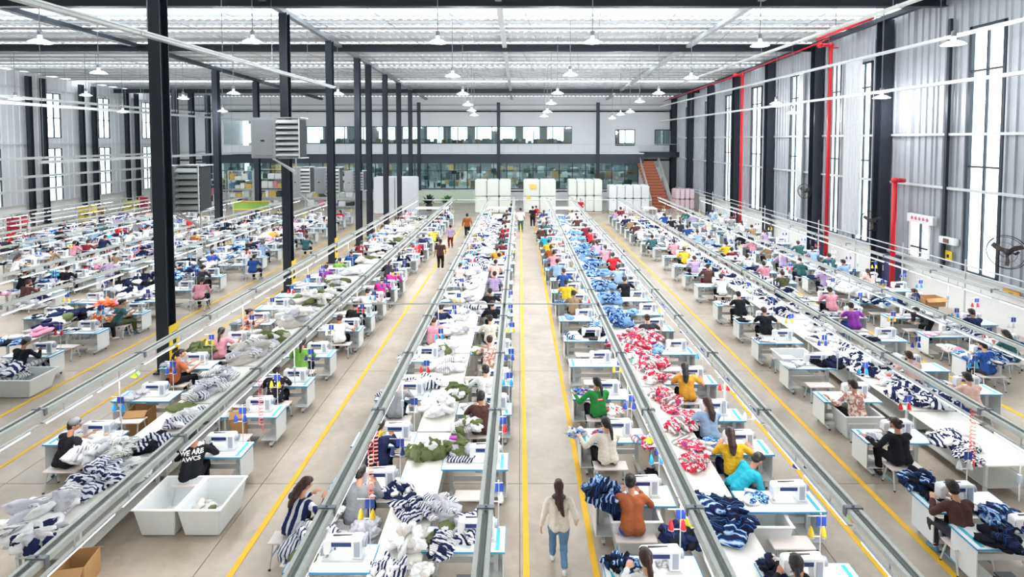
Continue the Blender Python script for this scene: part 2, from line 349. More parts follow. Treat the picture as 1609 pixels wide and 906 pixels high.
# rooms behind the glass
room = M('office_wall', '9aa3a6', .8, var=.2, scale=.5); ob = MB()
ob.box((-12, Y0+9, gz1+.3), (66, 18, .2)).box((-12, Y0+9, 1.2), (66, 18, .15)).box((-12, Y0+9, 11.8), (66, 18, .2))
ob.box((-46, Y0+9, 6), (.2, 18, 12)).box((20, Y0+9, 6), (.2, 18, 12)).box((-12, Y0+18, 3.2), (66, .2, 4))
struct('wall_office', ob.mesh('office', room), 'grey office rooms seen through the glass')
bw = MB()
for i in range(17):
    bw.box((-44+i*4, Y0+18, 8.9), (1.3, .2, 6))
bw.box((-12, Y0+18, 6.6), (66, .2, 1.9)).box((-12, Y0+18, 11.3), (66, .2, 1.2)); struct('wall_office_rear', bw.mesh('office_rear', room), 'rear wall of the upper offices with bright window gaps')
area('office_light', (-12, Y0+8, gz1+.1), 60, 12, 9000, col=(.9, 1, 1)); area('upper_office_light', (-12, Y0+9, 11.5), 60, 12, 4000)
cl = MB(); rr = random.Random(3)
for i in range(420):
    x = rr.uniform(X(310), X(1000)); h = rr.uniform(.3, 1.1); cl.box((x, Y0+rr.uniform(1.5, 12), 1.4+h/2+rr.choice((0, 0, 1.2, 2.0))), (rr.uniform(.2, 1.2), .4, h), rr.randrange(6))
for i in range(160):
    x = rr.uniform(X(485), X(896)); h = rr.uniform(.2, .7); cl.box((x, Y0+rr.uniform(1.5, 9), 7.55+h/2), (rr.uniform(.3, .9), .4, h), rr.randrange(6))
cl.box(((X(485)+X(896))/2, Y0+5, 6.6+.9), (X(896)-X(485), 9, .1), 4)
o = link('office_clutter', cl.mesh('clutter', [M('clu%d' % i, c, .7) for i, c in enumerate(('2b3a44', '5b7f86', 'c9d6d2', '2f4f48', 'a3a6b5', 'b4925a'))]))
tag(o, 'goods and desks crowded behind the shop front glass', 'goods'); o['kind'] = 'stuff'
# stairs
sa, sb = at_y(1052, 313, 62), at_y(1036, 262, Y0-1.5)
st = thing('staircase', 'orange-brown open staircase rising to the gallery by the right corner', 'staircase', (sa.x-1.4, 61.5, 0))
for i in range(16):
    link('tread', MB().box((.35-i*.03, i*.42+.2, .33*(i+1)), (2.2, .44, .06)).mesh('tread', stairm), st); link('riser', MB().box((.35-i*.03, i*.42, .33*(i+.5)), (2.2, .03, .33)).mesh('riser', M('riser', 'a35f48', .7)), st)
for s_ in (-1, 1):
    g = MB(); g.add([(s_*1.2+.35, 0, 0), (s_*1.2+.35, 6.8, 5.2), (s_*1.2+.35, 6.8, 6.3), (s_*1.2+.35, 0, 1.1), (s_*1.2+.4, 0, 0), (s_*1.2+.4, 6.8, 5.2), (s_*1.2+.4, 6.8, 6.3), (s_*1.2+.4, 0, 1.1)], [(0, 1, 2, 3), (4, 7, 6, 5), (0, 4, 5, 1), (2, 6, 7, 3), (0, 3, 7, 4), (1, 5, 6, 2)])
    link('balustrade', g.mesh('balustrade', alu), st)
# H columns
def hcol(x, y, z1, w, label, name='steel_column', faces=0):
    t = MB(); b_ = w; 
    t.box((0, -b_/2+.015, z1/2), (b_*.92, .03, z1)).box((0, b_/2-.015, z1/2), (b_*.92, .03, z1)).box((0, 0, z1/2), (.03, b_-.06, z1)) if not faces else t.box((-b_/2+.015, 0, z1/2), (.03, b_, z1)).box((b_/2-.015, 0, z1/2), (.03, b_, z1)).box((0, 0, z1/2), (b_-.06, .03, z1))
    o = thing(name, label, 'column', (x, y, 0)); link('shaft', t.mesh('shaft', steel_dark), o); link('base_plate', MB().box((0, 0, .03), (w*1.35, w*1.35, .06)).mesh('base_plate', steel_dark), o); return o
CL = [(18.0, 'nearest'), (27.7, 'second nearest'), (34.2, 'third nearest'), (40.0, 'fourth nearest'), (42.9, 'fifth nearest'), (48.2, 'sixth nearest'), (53.6, 'seventh nearest'), (59.2, 'farthest')]
for y, n in CL:
    hcol(-12.2, y, roof(y)-.5, .44, 'dark steel column, %s in the line left of the centre' % n)
    g = thing('column_guard', 'yellow and black guard plate on the %s dark column' % n, 'guard', (-12.2+.26, y, 0)) if y < 35 else None
    if g:
        link('plate', MB().box((0, 0, 1.0), (.03, .5, 1.3)).mesh('plate', caution), g)
        link('mark', MB().box((.02, 0, 1.35), (.01, .3, .12)).box((.02, 0, 1.05), (.01, .16, .2)).box((.02, 0, .75), (.01, .3, .12)).mesh('mark', black), g)
for i, (x, y) in enumerate([(-26.3, 46), (-26.3, 53), (-38, 58.5), (-38, 61.4), (-38, 64.6)]):
    hcol(x, y, roof(y)-.5, .5, 'far dark column, %s of the deeper left hall' % ORD[i])
for i, (x, y) in enumerate([(-45.5, 43.2), (-45.5, 49.2), (-45.5, 50.7), (-45.5, 55.1), (-45.5, 56.7), (-45.5, 61.4), (-45.5, 63.0), (-45.5, 68)]):
    hcol(x, y, roof(y)-.5, .38, 'dark column against the white left wall, %s from near' % ORD[i])
for i, y in enumerate((19.4, 29.2, 35.8, 42.5, 49.0, 55.6, 62.2, 68.8)):
    hcol(XR-.45, y, roof(y)-.5, .6, 'dark column against the right wall, %s from near' % ORD[i], faces=0)
for y in (25.1, 30.2): struct('trim_%d' % int(y+40), MB().box((XR-.2, y, 7.8), (.14, .14, 11.8)).mesh('wall_post', steel_dark), 'thin dark post on the right wall')
for i, y in enumerate((32.6, 38.0)):   # curtains
    n = 60; v = []; wd = (1.5, .5)[i]
    for k in range(n+1):
        yy = y-wd+k/n*wd*1.0; dx = .12*math.sin(k*1.1)+.05*math.sin(k*2.7)
        v += [(XR-.45+dx, yy, 2.4), (XR-.4+dx*.4, yy+.1, 12.8)]
    o = link('curtain', MB().add(v, [(2*a, 2*a+2, 2*a+3, 2*a+1) for a in range(n)]).mesh('curtain', M('curtain', 'e4e6e8', .8), smooth=True, fix=False)); tag(o, ('long pale curtain hanging beside the near dark wall column', 'narrow pale curtain deeper along the right wall')[i], 'curtain')
# ------------------------------------------------------------------ overhead rails with led tubes
RH = 2.2
rord = {x: ('%s %s of the centre aisle' % (ORD[k], s)) for s, l in (('left', sorted([r[0] for r in RAILS if r[0] < 0], reverse=True)), ('right', sorted(r[0] for r in RAILS if r[0] > 0))) for k, x in enumerate(l)}
def tray(L):
    b = MB(); hw = .11
    b.box((0, L/2, 0), (2*hw, L, .012)); b.box((-hw, L/2, .04), (.012, L, .08)); b.box((hw, L/2, .04), (.012, L, .08))
    b.box((-hw+.03, L/2, .08), (.06, L, .012)); b.box((hw-.03, L/2, .08), (.06, L, .012)); return b.mesh('tray_section', steel)
tray_m = tray(2.98); brk = MB().box((0, 0, .095), (.27, .07, .02)).box((-.13, 0, .03), (.02, .07, .14)).box((.13, 0, .03), (.02, .07, .14)).tube((0, 0, .1), (0, 0, .13), .02, n=6).mesh('joint_bracket', grey_metal)
led_m = MB().tube((0, .05, 0), (0, 1.25, 0), .026, n=6).mesh('led_tube', led)
hold = MB().box((0, 0, .02), (.07, 2.9, .03)).box((0, .2, .11), (.012, .03, .16)).box((0, -.9, .11), (.012, .03, .16)).mesh('lamp_holder', alu)
slot = MB().box((0, 1.49, .02), (.05, 2.98, .02)).mesh('cable', M('dark_cable', '7d8883', .6))
hook = MB().tube((0, 0, 0), (0, 0, 1), .012, n=5)
for rx, ry in RAILS:
    o = thing('light_rail', 'long galvanised light rail over the sewing tables, %s' % rord[rx], 'light rail', (rx, ry, RH), 0, 'light rails over the rows')
    n = int((50.5-ry)/3)+1
    for i in range(n):
        y = i*3
        link('tray_section', tray_m, o, (0, y, 0)); 
        if y+ry < 40: link('joint_bracket', brk, o, (0, y, 0)); link('cable', slot, o, (0, y, 0))
        t = link('lamp_holder', hold, o, (0, y+1.5, -.26))
        for k in (0, 1): link('led_tube', led_m, t, (0, -1.4+k*1.4, -.02))
drop_m = MB().tube((0, 0, 0), (0, 0, -1.36), .014, n=5).mesh('drop_rod', alu); sock_m = MB().box((0, 0, -.9), (.07, .05, .16)).box((0, -.027, -.9), (.04, .01, .1)).mesh('socket_box', mach_grey)
for rx, ry in RAILS:
    if rx < -23: continue
    k = 0
    for o in [q for q in COL.objects if q.name.startswith('light_rail') and abs(q.location.x-rx) < .01]:
        for y in range(2 if rx > -6 else 14 if rx > -7 else 8, int(40-ry), 6):
            d = link('drop_rod', drop_m, o, (.02, y+.2, 0)); link('socket_box', sock_m, d, (0, 0, 0))
            if y+ry > 40: break
for i, yy in enumerate((18.2, 50.2)):      # cross conduits between rails
    x0, x1 = ((-6.6, 2.7), (-9.2, 12.6))[i]
    if i == 0: x0, x1 = -6.6, 2.74
    o = thing('cross_conduit', ('thin conduit crossing between the rails above the centre aisle', 'thin far conduit joining the rail ends')[i], 'conduit', (0, yy, RH+.1))
    link('pipe', MB().tube((x0, 0, 0), (x1, 0, 0), .025+.02*i, n=6).mesh('pipe', alu), o)
    for x in ((x0, x1, -.52) if i == 0 else range(-9, 13, 3)): link('clip', MB().box((x, 0, 0), (.06, .1, .12)).mesh('clip', grey_metal), o)
# high cable trays / ducts
def duct(x, z, y0, y1, w, h, lab, mt=alu, dz=0, hang=True):
    o = thing('cable_duct', lab, 'cable duct', (x, y0, z)); n = max(1, int((y1-y0)/4)); L = (y1-y0)/n
    me = MB().box((0, L/2, 0), (w, L-.02, h)).box((0, L-.1, 0), (w+.03, .08, h+.03)).box((w*.5+.06, L/2, h*.6), (.05, L, .05)).mesh('duct_section', mt)
    for i in range(n):
        link('duct_section', me, o, (0, i*L, 0))
        if hang: link('hanger', MB().tube((0, i*L+.3, 0), (0, i*L+.3, roof(y0+i*L)-.4-z), .014, n=5).mesh('hanger', grey_metal) , o)
duct(-11.6, 11.25, 8, 33, .24, .09, 'long pale double duct crossing high in front of the left columns')
duct(17.6, 12.2, 10, 66, .2, .12, 'upper white cable duct hung along the right wall'); duct(17.6, 10.35, 10, 66, .2, .12, 'lower white cable duct hung along the right wall')
duct(15.6, 13.5, 10, 50, .26, .1, 'high silver cable tray nearest the roof on the right', steel)
for i, (x, z) in enumerate([(-38, 11.2), (-36, 10.6), (-40, 6.5), (-40, 5.0), (-40, 3.9), (-30, 6.6)]): duct(x, z, 33 if x > -37 else 38, 68, .22, .16, 'pale duct in the deep left hall, %s listed from the top' % ORD[i] if False else ['highest pale duct along the left wall', 'pale duct just below the highest one on the left', 'pale duct level with the gallery on the left wall', 'pale duct under the gallery level on the left wall', 'lowest pale duct along the left wall', 'pale duct hung among the far left columns'][i], alu, hang=(i in (0, 1, 5)))
# pendant lamps
sh = MB().lathe([(.06, .34), (.08, .3), (.09, .16), (.2, .14), (.36, .05), (.42, 0), (.40, -.01), (.1, .05)], 20).mesh('lamp_shade', lamp_w, True)
gl_ = MB().lathe([(.0, -.03), (.2, -.03), (.37, -.01), (.37, .02), (.0, .03)], 20).mesh('lamp_glass', lamp_e, True)
hs = MB().lathe([(.05, .3), (.09, .33), (.09, .5), (.03, .54)], 12).mesh('driver_housing', grey_metal, True)
LAMPS = [(63, 67, 22), (155, 115, 30), (397, 66, 24), (688, 67, 24), (931, 67, 24), (1194, 72, 24), (1498, 70, 20.5), (711, 120, 29.5), (896, 118, 29.5), (1086, 123, 30), (1219, 163, 37), (1385, 154, 27.5), (727, 148, 35), (876, 147, 35), (367, 147, 36), (1035, 147, 36), (735, 165, 40), (866, 163, 40), (24, 156, 40), (193, 176, 44), (135, 150, 40), (741, 174, 45), (860, 176, 45), (745, 181, 50), (855, 183, 50), (531, 148, 36), (288, 155, 42), (350, 175, 45), (1245, 178, 36.5), (962, 186, 54), (975, 180, 50), (990, 176, 47), (1005, 160, 42)]
lr = ['row left of centre', 'row right of centre']
for i, (x, y, Y) in enumerate(LAMPS):
    p = at_y(x, y, Y); where = 'over the left hall' if x < 420 else 'left of the middle roof girder' if x < 800 else 'right of the middle roof girder' if x < 1000 else 'towards the right wall'
    same = [q for q in LAMPS if (q[0] < 420) == (x < 420) and (420 <= q[0] < 800) == (420 <= x < 800) and (800 <= q[0] < 1000) == (800 <= x < 1000)]
    k = sorted(same, key=lambda q: q[2]*10000+q[0]).index((x, y, Y))
    o = thing('pendant_lamp', 'white bell pendant lamp %s, %s nearest' % (where, ORD[k]), 'lamp', p, 0, 'pendant lamps under the roof')
    link('lamp_shade', sh, o); link('lamp_glass', gl_, o); link('driver_housing', hs, o)
    link('cord', MB().tube((0, 0, .5), (0, 0, roof(Y)-.02-p.z), .02, n=5).mesh('cord', grey_metal), o)
    if 1:
        l = bpy.data.lights.new('lamp_light', 'POINT'); l.shadow_soft_size = .3; l.energy = 420; l.color = (.97, .98, 1); lo = bpy.data.objects.new('lamp_light', l); COL.objects.link(lo); lo.location = p+Vector((0, 0, -.36))
# air coolers on the columns
def cooler(x, y, z, s, lab, rz=0, fan=True):
    o = thing('air_cooler', lab, 'air cooler', (x, y, z), rz, 'evaporative coolers on the columns', s)
    link('casing', MB().box((0, 0, .6), (.9, 1.0, 1.2)).mesh('casing', M('cooler_grey', 'b3b6ba', .45), bevel=.02), o)
    link('access_panel', MB().box((0, -.515, .6), (.74, .03, 1.04)).mesh('access_panel', M('cooler_panel', 'a6aaae', .45), bevel=.01), o)
    link('badge', MB().box((0, -.535, .52), (.14, .01, .045)).mesh('badge', black), o)
    fm = MB().box((.9, -.5, .6), (.9, .03, 1.22)).box((.9, .5, .6), (.9, .03, 1.22)) if False else MB().box((1.33, 0, .6), (.03, .9, 1.2)).box((.9, .5, .6), (.9, .03, 1.2))
    link('louvre_frame', MB().box((.9, .1, 1.2), (.86, .8, .03)).box((.9, .1, 0), (.86, .8, .03)).box((1.32, -.45, .6), (.03, .05, 1.2)).mesh('louvre_frame', alu), o)
    link('pad', MB().box((.88, .05, .6), (.8, .7, 1.1)).mesh('pad', M('cooler_pad', '3a3d44', .8)), o)
    lm = MB().box((0, 0, 0), (.84, .16, .03), mat=Matrix.Rotation(.6, 4, 'X')).mesh('louvre', alu)
    for k in range(7): link('louvre', lm, o, (.88, -.42, .12+k*.16))
    link('bracket', MB().tube((.1, .1, 0), (.9, .3, -.5), .03, n=5).tube((.9, .3, -.5), (.9, .3, 0), .03, n=5).tube((.3, -.4, 0), (.9, .2, -.4), .03, n=5).mesh('bracket', alu), o)
for x, y, Y, s, lab in [(423, 248, 25.8, (1.28, 1.2, 1.62), 'large grey air cooler high on the second dark column'), (270, 331, 19.0, (.95, 1.0, 1.37), 'grey slatted air cooler beside the nearest dark column, lower'), (469, 303, 33.0, (.67, .9, 1.36), 'small grey air cooler low behind the second column'), (506, 303, 35.6, (1.0, 1.0, 1.45), 'pale air cooler on the third dark column'), (552, 300, 40.5, (.8, 1.0, 1.3), 'farthest pale air cooler between the thin columns')]:
    p = at_y(x, y, Y); cooler(p.x, Y, p.z, s, lab)
# red sprinkler pipes
def pipe(pts, r, lab, valve=None):
    o = thing('sprinkler_pipe', lab, 'pipe', pts[0]); q = [Vector(p)-Vector(pts[0]) for p in pts]
    for a, b_ in zip(q, q[1:]): link('pipe_run', MB().tube(a, b_, r, n=10).mesh('pipe_run', red_pipe, True), o)
    for a in q[1:-1]: link('elbow', MB().ell(a, (r*1.5,)*3, 10, 6).mesh('elbow', red_pipe, True), o)
    if valve:
        v = Vector(valve)-Vector(pts[0]); link('valve_wheel', MB().lathe([(.16, 0), (.2, .03), (.16, .06)], 12, c=v).mesh('valve_wheel', red_pipe), o)
rx_ = XR-.9
def ry(x): return at_x(x, 220, rx_).y
Y1, Y2 = ry(1302), ry(1165)
t1 = at_x(1304, 64, rx_).z-.3; t2 = at_x(1166, 118, rx_).z
pipe([(rx_, Y1, .1), (rx_, Y1, t1), (rx_-.7, Y1, t1), (rx_-.7, Y1, t1+.1)], .12, 'tall red pipe standing by the right wall, near one', (rx_+.3, Y1, t1-.2))
pipe([(rx_, Y2, .1), (rx_, Y2, t2), (rx_-.7, Y2, t2), (rx_-.7, Y2, t2+.1)], .12, 'tall red pipe standing by the right wall, far one')
Y3 = ry(1408); pipe([(rx_, Y3, .1), (rx_, Y3, 5.9), (rx_+.5, Y3, 5.9)], .12, 'short red standpipe in front of the near dark column')
pipe([(18.6, 32.0, 14.1), (18.6, Y1, 14.0), (18.6, Y2, 13.5), (18.6, 68, 13.0)], .045, 'red pipe running under the roof edge on the right')
pipe([(18.2, 27.5, 14.3), (18.2, 32.5, 14.15)], .1, 'thick red main with couplings just under the roof')
# wall fans
def fan(x, y, z, r, lab, rz):
    o = thing('wall_fan', lab, 'fan', (x, y, z), rz)
    g = MB()
    def ring(rr, yy, t=.012):
        pts = [(rr*math.cos(2*math.pi*k/28), yy, rr*math.sin(2*math.pi*k/28)) for k in range(29)]; g.path(pts, t, 4)
    ring(r, 0, .018); ring(r*.93, -.1); ring(r*.6, -.15, .008); ring(r*.25, -.17)
    for k in range(16):
        a = 2*math.pi*k/16; g.path([(r*math.cos(a), 0, r*math.sin(a)), (r*.8*math.cos(a), -.13, r*.8*math.sin(a)), (.08*math.cos(a), -.17, .08*math.sin(a))], .004, 3)
    link('guard', g.mesh('guard', black), o)
    for k in range(3):
        a = k*2.094+.5; d = Vector((math.cos(a), 0, math.sin(a))); t = Vector((-math.sin(a), 0, math.cos(a)))
        v = [d*.1-t*.05, d*.1+t*.07, d*.5*r+t*.2*r, d*.82*r+t*.16*r, d*.84*r-t*.08*r, d*.45*r-t*.07*r]; tw = [.04, -.04, -.06, -.04, .05, .05]
        vs = [p_+Vector((0, w_, 0)) for p_, w_ in zip(v, tw)]; vs += [p_+Vector((0, .015, 0)) for p_ in vs]
        link('blade', MB().add(vs, [tuple(range(6)), tuple(range(11, 5, -1))]+[(i, (i+1) % 6, 6+(i+1) % 6, 6+i) for i in range(6)]).mesh('blade', M('fan_blade', '55483f', .5)), o)
    link('motor', MB().tube((0, .02, 0), (0, .3, 0), .13, .11, 14).ell((0, -.05, 0), (.08, .06, .08)).mesh('motor', M('fan_motor', '4a4a4e', .4), True), o)
    link('wall_bracket', MB().tube((0, .25, 0), (0, .7, -.15), .03).tube((0, .7, -.15), (0, .95, -.1), .05).mesh('wall_bracket', black), o)
p = at_x(1578, 396, 19.2); fan(19.3, p.y, p.z, .66, 'large wall fan beside the nearest tall window', -math.pi/2+.45)
p = at_x(1367, 347, 19.2); fan(19.3, p.y, p.z, .55, 'wall fan in front of the curtain by the dark column', -math.pi/2+.7)
p = at_x(1262, 300, 19.2); fan(19.3, p.y, p.z, .5, 'distant wall fan on the right wall', -math.pi/2+.4)
# sign box and small wall things
p = at_x(1451, 344, 20.3); o = thing('light_sign', 'white sign box with pink lettering over the short white window', 'sign', (20.2, p.y, p.z))
link('box', MB().box((0, 0, 0), (.2, 1.7, .42)).mesh('box', white), o)
g = MB()
for k in range(5): g.box((-.105, -.5+k*.25, 0), (.01, .14, .12)).box((-.11, -.5+k*.25, .02), (.01, .05, .18))
link('lettering', g.mesh('lettering', M('pink_letters', 'e0699c', .5)), o)
for i, (x, y, w, h, c, lab) in enumerate([(1490, 402, .3, .5, 'efd03a', 'yellow notice with black mark on the sill right of the short window'), (1589, 462, .5, .3, 'efb43a', 'orange-yellow caution plate low by the wall fan'), (1372, 389, .35, .3, 'efd03a', 'yellow notice on the sill left of the dark column')]):
    p = at_x(x, y, 20.36); o = thing('caution_sign', lab, 'sign', (20.36, p.y, p.z)); link('plate', MB().box((0, 0, 0), (.03, w*1.5, h)).mesh('plate', M('cs'+c, c, .5)), o); link('mark', MB().box((-.02, 0, 0), (.01, w*.4, h*.3)).mesh('mark', black), o)
p = at_x(1489, 378, 20.2); o = thing('control_box', 'small grey control box on the wall beside the short window', 'box', (20.25, p.y, p.z)); link('case', MB().box((0, 0, 0), (.25, .9, .32)).mesh('case', white, bevel=.02), o); link('dial', MB().box((-.14, 0, 0), (.03, .3, .2)).mesh('dial', M('brownp', '7a5a55', .5)), o)
for x, y, Xd, lab in ((1275, 383, 19.9, 'blue-grey door in the white wall beyond the red pipe'), (1391, 430, 19.9, 'dark door edge under the near dark column')):
    p = at_x(x, y, Xd); o = thing('wall_cabinet', lab.replace('door edge', 'cabinet').replace('door', 'cabinet'), 'cabinet', (20.15, p.y, 0)); link('cabinet_body', MB().box((0, 0, .9), (.3, 1.3, 1.8)).mesh('cabinet_body', M('cabinet_blue', '3c3f63', .5), bevel=.02), o); link('handle', MB().box((-.17, .3, 1), (.03, .05, .3)).mesh('handle', alu), o)
# railing along the right wall in front of the sill
o = thing('wall_railing', 'double grey pipe railing running in front of the right wall sill', 'railing', (19.1, 14, 0))
for z in (2.35, 2.65): link('rail_pipe', MB().tube((0, 0, z), (0, 44, z), .03).mesh('rail_pipe', alu), o)
pm_ = MB().tube((0, 0, 0), (0, 0, 2.9), .035).mesh('post', alu)
for k in range(12): link('post', pm_, o, (0, 1+k*3.7, 0))
# white packed stacks at the far end
def stack(x0, x1, ytop, ybot, Y, lab, n, rows=2, tone='e9ede6'):
    a = at_y(x0, ybot, Y); b_ = at_y(x1, ytop, Y); h = b_.z; w = (b_.x-a.x)/n; mt = M('pack'+tone, tone, .6)
    pal = MB().box(((b_.x-a.x)/2, 0, .1), (b_.x-a.x, 1.6, .16)).mesh('pallet', wood)
    o = thing('packed_stack', lab, 'stack', (a.x, Y, 0)); link('pallet', pal, o)
    me = MB().box((0, 0, 0), (w-.06, 1.7, (h-.2)/rows-.05)).mesh('wrapped_bale', mt, bevel=.08)
    for i in range(n):
        for r_ in range(rows): link('wrapped_bale', me, o, (w*(i+.5), 0, .2+(h-.2)/rows*(r_+.5)))
stack(747, 803, 281, 312, 57, 'white wrapped stack left of the centre aisle end', 3); stack(822, 873, 281, 314, 57, 'white wrapped stack with yellow label right of aisle end', 2); stack(892, 945, 281, 314, 58, 'long white wrapped stack in the middle far right', 4); stack(955, 1018, 290, 314, 58, 'lower white wrapped stack towards the staircase', 5, 2, 'eceef2')
stack(590, 656, 277, 322, 56.2, 'tall blank white partition cabinet block by the columns', 2, 1, 'eceef4'); stack(1058, 1088, 296, 312, 60, 'pinkish packed bales by the right corner', 4, 2, 'e8cfd6')
p = at_y(838, 293, 56.1); o = thing('yellow_label', 'yellow paper label on the wrapped stack right of the aisle', 'label', (p.x, 56.05, p.z)); link('paper', MB().box((0, 0, 0), (.7, .02, .5)).box((-.5, 0, -1.2), (.4, .02, .4)).mesh('paper', M('lab_y', 'f1cf6a', .6)), o)
for i, (x0, x1, y) in enumerate(((655, 705, 318), (765, 797, 319), (862, 912, 319), (1010, 1030, 320))):
    a, b_ = at_y(x0, y, 52), at_y(x1, y, 52); w = b_.x-a.x
    o = thing('packing_table', 'long white packing table at the far row ends, %s from left' % ORD[i], 'table', ((a.x+b_.x)/2, 52, 0)); link('tabletop', MB().box((0, 0, 1.3), (w, 1.6, .08)).mesh('tabletop', offwhite, bevel=.02), o); link('shelf', MB().box((0, 0, .6), (w-.2, 1.4, .05)).mesh('shelf', M('shelf_blue', 'b7c4d8', .5)), o)
    for s_ in (-1, 1):
        for t_ in (-1, 1): link('leg', MB().box((s_*(w/2-.1), t_*.7, .65), (.08, .08, 1.3)).mesh('leg', alu), o)
for i, (x, y) in enumerate(((674, 290), (702, 290))):
    q = at_y(x, 300, 60); o = thing('potted_plant', ('bushy potted plant by the shop front, left one', 'leafy potted plant by the shop front, right one')[i], 'plant', (q.x, 60, 0)); g = MB(); rr = random.Random(i)
    link('pot', MB().lathe([(.3, 0), (.4, .7), (.36, .7), (.3, .6)], 12).mesh('pot', M('pot', '55504c', .6)), o)
    for k in range(60):
        a = rr.uniform(0, 6.3); e = rr.uniform(.3, 1.4); L = rr.uniform(.8, 1.5); d = Vector((math.cos(a)*math.cos(e), math.sin(a)*math.cos(e), math.sin(e))); s_ = d.cross(Vector((0, 0, 1))).normalized()*.13; c = Vector((0, 0, .7))
        g.add([c, c+d*L*.6+s_, c+d*L-Vector((0, 0, .25)), c+d*L*.6-s_], [(0, 1, 2, 3)])
    link('foliage', g.mesh('foliage', leafm if i else M('leaf_dark', '39413f', .6), fix=False), o)
def rack(x, y, w, h, lab, seed, cols):
    o = thing('goods_rack', lab, 'rack', (x, y, 0), 0, 'goods racks at the far left'); rr = random.Random(seed)
    link('frame', MB().box((-w/2, -.4, h/2), (.08, .08, h)).box((w/2, -.4, h/2), (.08, .08, h)).box((-w/2, .4, h/2), (.08, .08, h)).box((w/2, .4, h/2), (.08, .08, h)).box((0, -.4, h), (w, .06, .08)).mesh('frame', alu), o)
    n = max(2, int(h/1.1)); sm = MB().box((0, 0, 0), (w, .85, .05)).mesh('shelf', alu)
    for k in range(n):
        z = .25+k*(h-.3)/n; link('shelf', sm, o, (0, 0, z)); xx = -w/2+.1
        while xx < w/2-.5:
            bw_ = rr.uniform(.4, .9); bh = rr.uniform(.35, .8); c = rr.choice(cols); link('packed_goods', MB().box((0, 0, bh/2), (bw_-.05, .6, bh)).mesh('packed_goods', M('goods_'+c, c, .8), bevel=.05), o, (xx+bw_/2, 0, z+.03)); xx += bw_
GC = ['e8e8e6', 'dfe3dd', 'c9d6c9', 'f0efe9', 'd98a9a', '5f7fa0', 'e8e8e6', '3f4a46', 'd7b46a', 'ececf2']
for i, (x0, x1, y, h) in enumerate([(362, 400, 62, 4.4), (402, 448, 62, 4.6), (482, 520, 62, 4.6), (524, 560, 62, 4.4), (320, 352, 63, 4.0), (283, 300, 64, 3.6)]):
    A, B = at_y(x0, 300, y).x, at_y(x1, 300, y).x; rack((A+B)/2, y, B-A, h, 'tall rack of pale packed goods in the far left hall, %s from left' % ['third', 'fourth', 'fifth', 'sixth', 'second', 'first'][i], i, GC)
for i, (x, y, c) in enumerate([(25, 43.5, ['c8324a', 'd84a62']), (37, 45.5, ['6a5a58', '8a6f60']), (135, 51, ['e0c84a', 'd84a5a']), (158, 53, ['b98f5f', '3b3f46']), (205, 57.5, ['e0cf5a', 'd07a3a']), (228, 59, ['c9364a', 'd84a62'])]):
    p = at_y(x, 330, y); rack(p.x, y, 1.4, 1.7, 'low rack with %s goods by the left wall, %s from near' % (['red', 'brown', 'yellow', 'cardboard', 'orange', 'crimson'][i], ORD[i]), 20+i, c)
p = at_y(395, 322, 52.5); o = thing('green_board', 'long green and yellow board standing beyond the left rows', 'board', (p.x, 52.5, 0)); link('panel', MB().box((0, 0, 1.5), (3.6, .06, .7)).mesh('panel', M('board_green', '8fb04e', .6)), o); link('border', MB().box((0, -.02, 1.9), (3.8, .1, .1)).box((0, -.02, 1.1), (3.8, .1, .1)).mesh('border', M('board_yellow', 'e2cf56', .6)), o)
for s_ in (-1, 1): link('post', MB().box((s_*1.8, 0, .95), (.07, .07, 1.9)).mesh('post', alu), o)
# low green-white counter along the shop front
o = thing('low_counter', 'pale green low counter in front of the glass shop front', 'counter', ((X(660)+X(750))/2, Y0-3, 0)); link('counter_body', MB().box((0, 0, .8), (X(750)-X(660), .6, 1.6)).mesh('counter_body', M('pale_green', 'cfdccb', .6), bevel=.03), o)
# ------------------------------------------------------------------ figures
TMP = bpy.data.scenes.new('tmp')
def remesh(mb, voxel, smooth=3, amp=0, fr=9, name='m', keep=None):
    me = mb.mesh('src', skin, fix=False); o = bpy.data.objects.new('src', me); TMP.collection.objects.link(o)
    m = o.modifiers.new('r', 'REMESH'); m.mode = 'VOXEL'; m.voxel_size = voxel; m.use_smooth_shade = True
    if smooth: s = o.modifiers.new('s', 'SMOOTH'); s.factor = .5; s.iterations = smooth
    TMP.view_layers[0].update(); dg = TMP.view_layers[0].depsgraph; dg.update(); out = bpy.data.meshes.new_from_object(o.evaluated_get(dg)); out.name = name
    bpy.data.objects.remove(o); bpy.data.meshes.remove(me); out.materials.clear()
    if amp:
        for v in out.vertices:
            n = noise.noise(v.co*fr)+.5*noise.noise(v.co*fr*2.3+Vector((3, 1, 2))); w = 1-abs(noise.noise(Vector((v.co.x*fr, v.co.y*fr, v.co.z*fr*2.2))))*2
            v.co += v.normal*amp*(n+.7*max(0, w)**3)
    out.polygons.foreach_set('use_smooth', [True]*len(out.polygons)); out.update(); return out
def ik(a, b, l1, l2, pole):
    a, b = Vector(a), Vector(b); d = b-a; L = min(d.length, (l1+l2)*.995); d.normalize(); k = (l1*l1-l2*l2+L*L)/(2*L); h = math.sqrt(max(0, l1*l1-k*k))
    pole = Vector(pole); pole = (pole-d*pole.dot(d)).normalized(); return a+d*k+pole*h, a+d*L
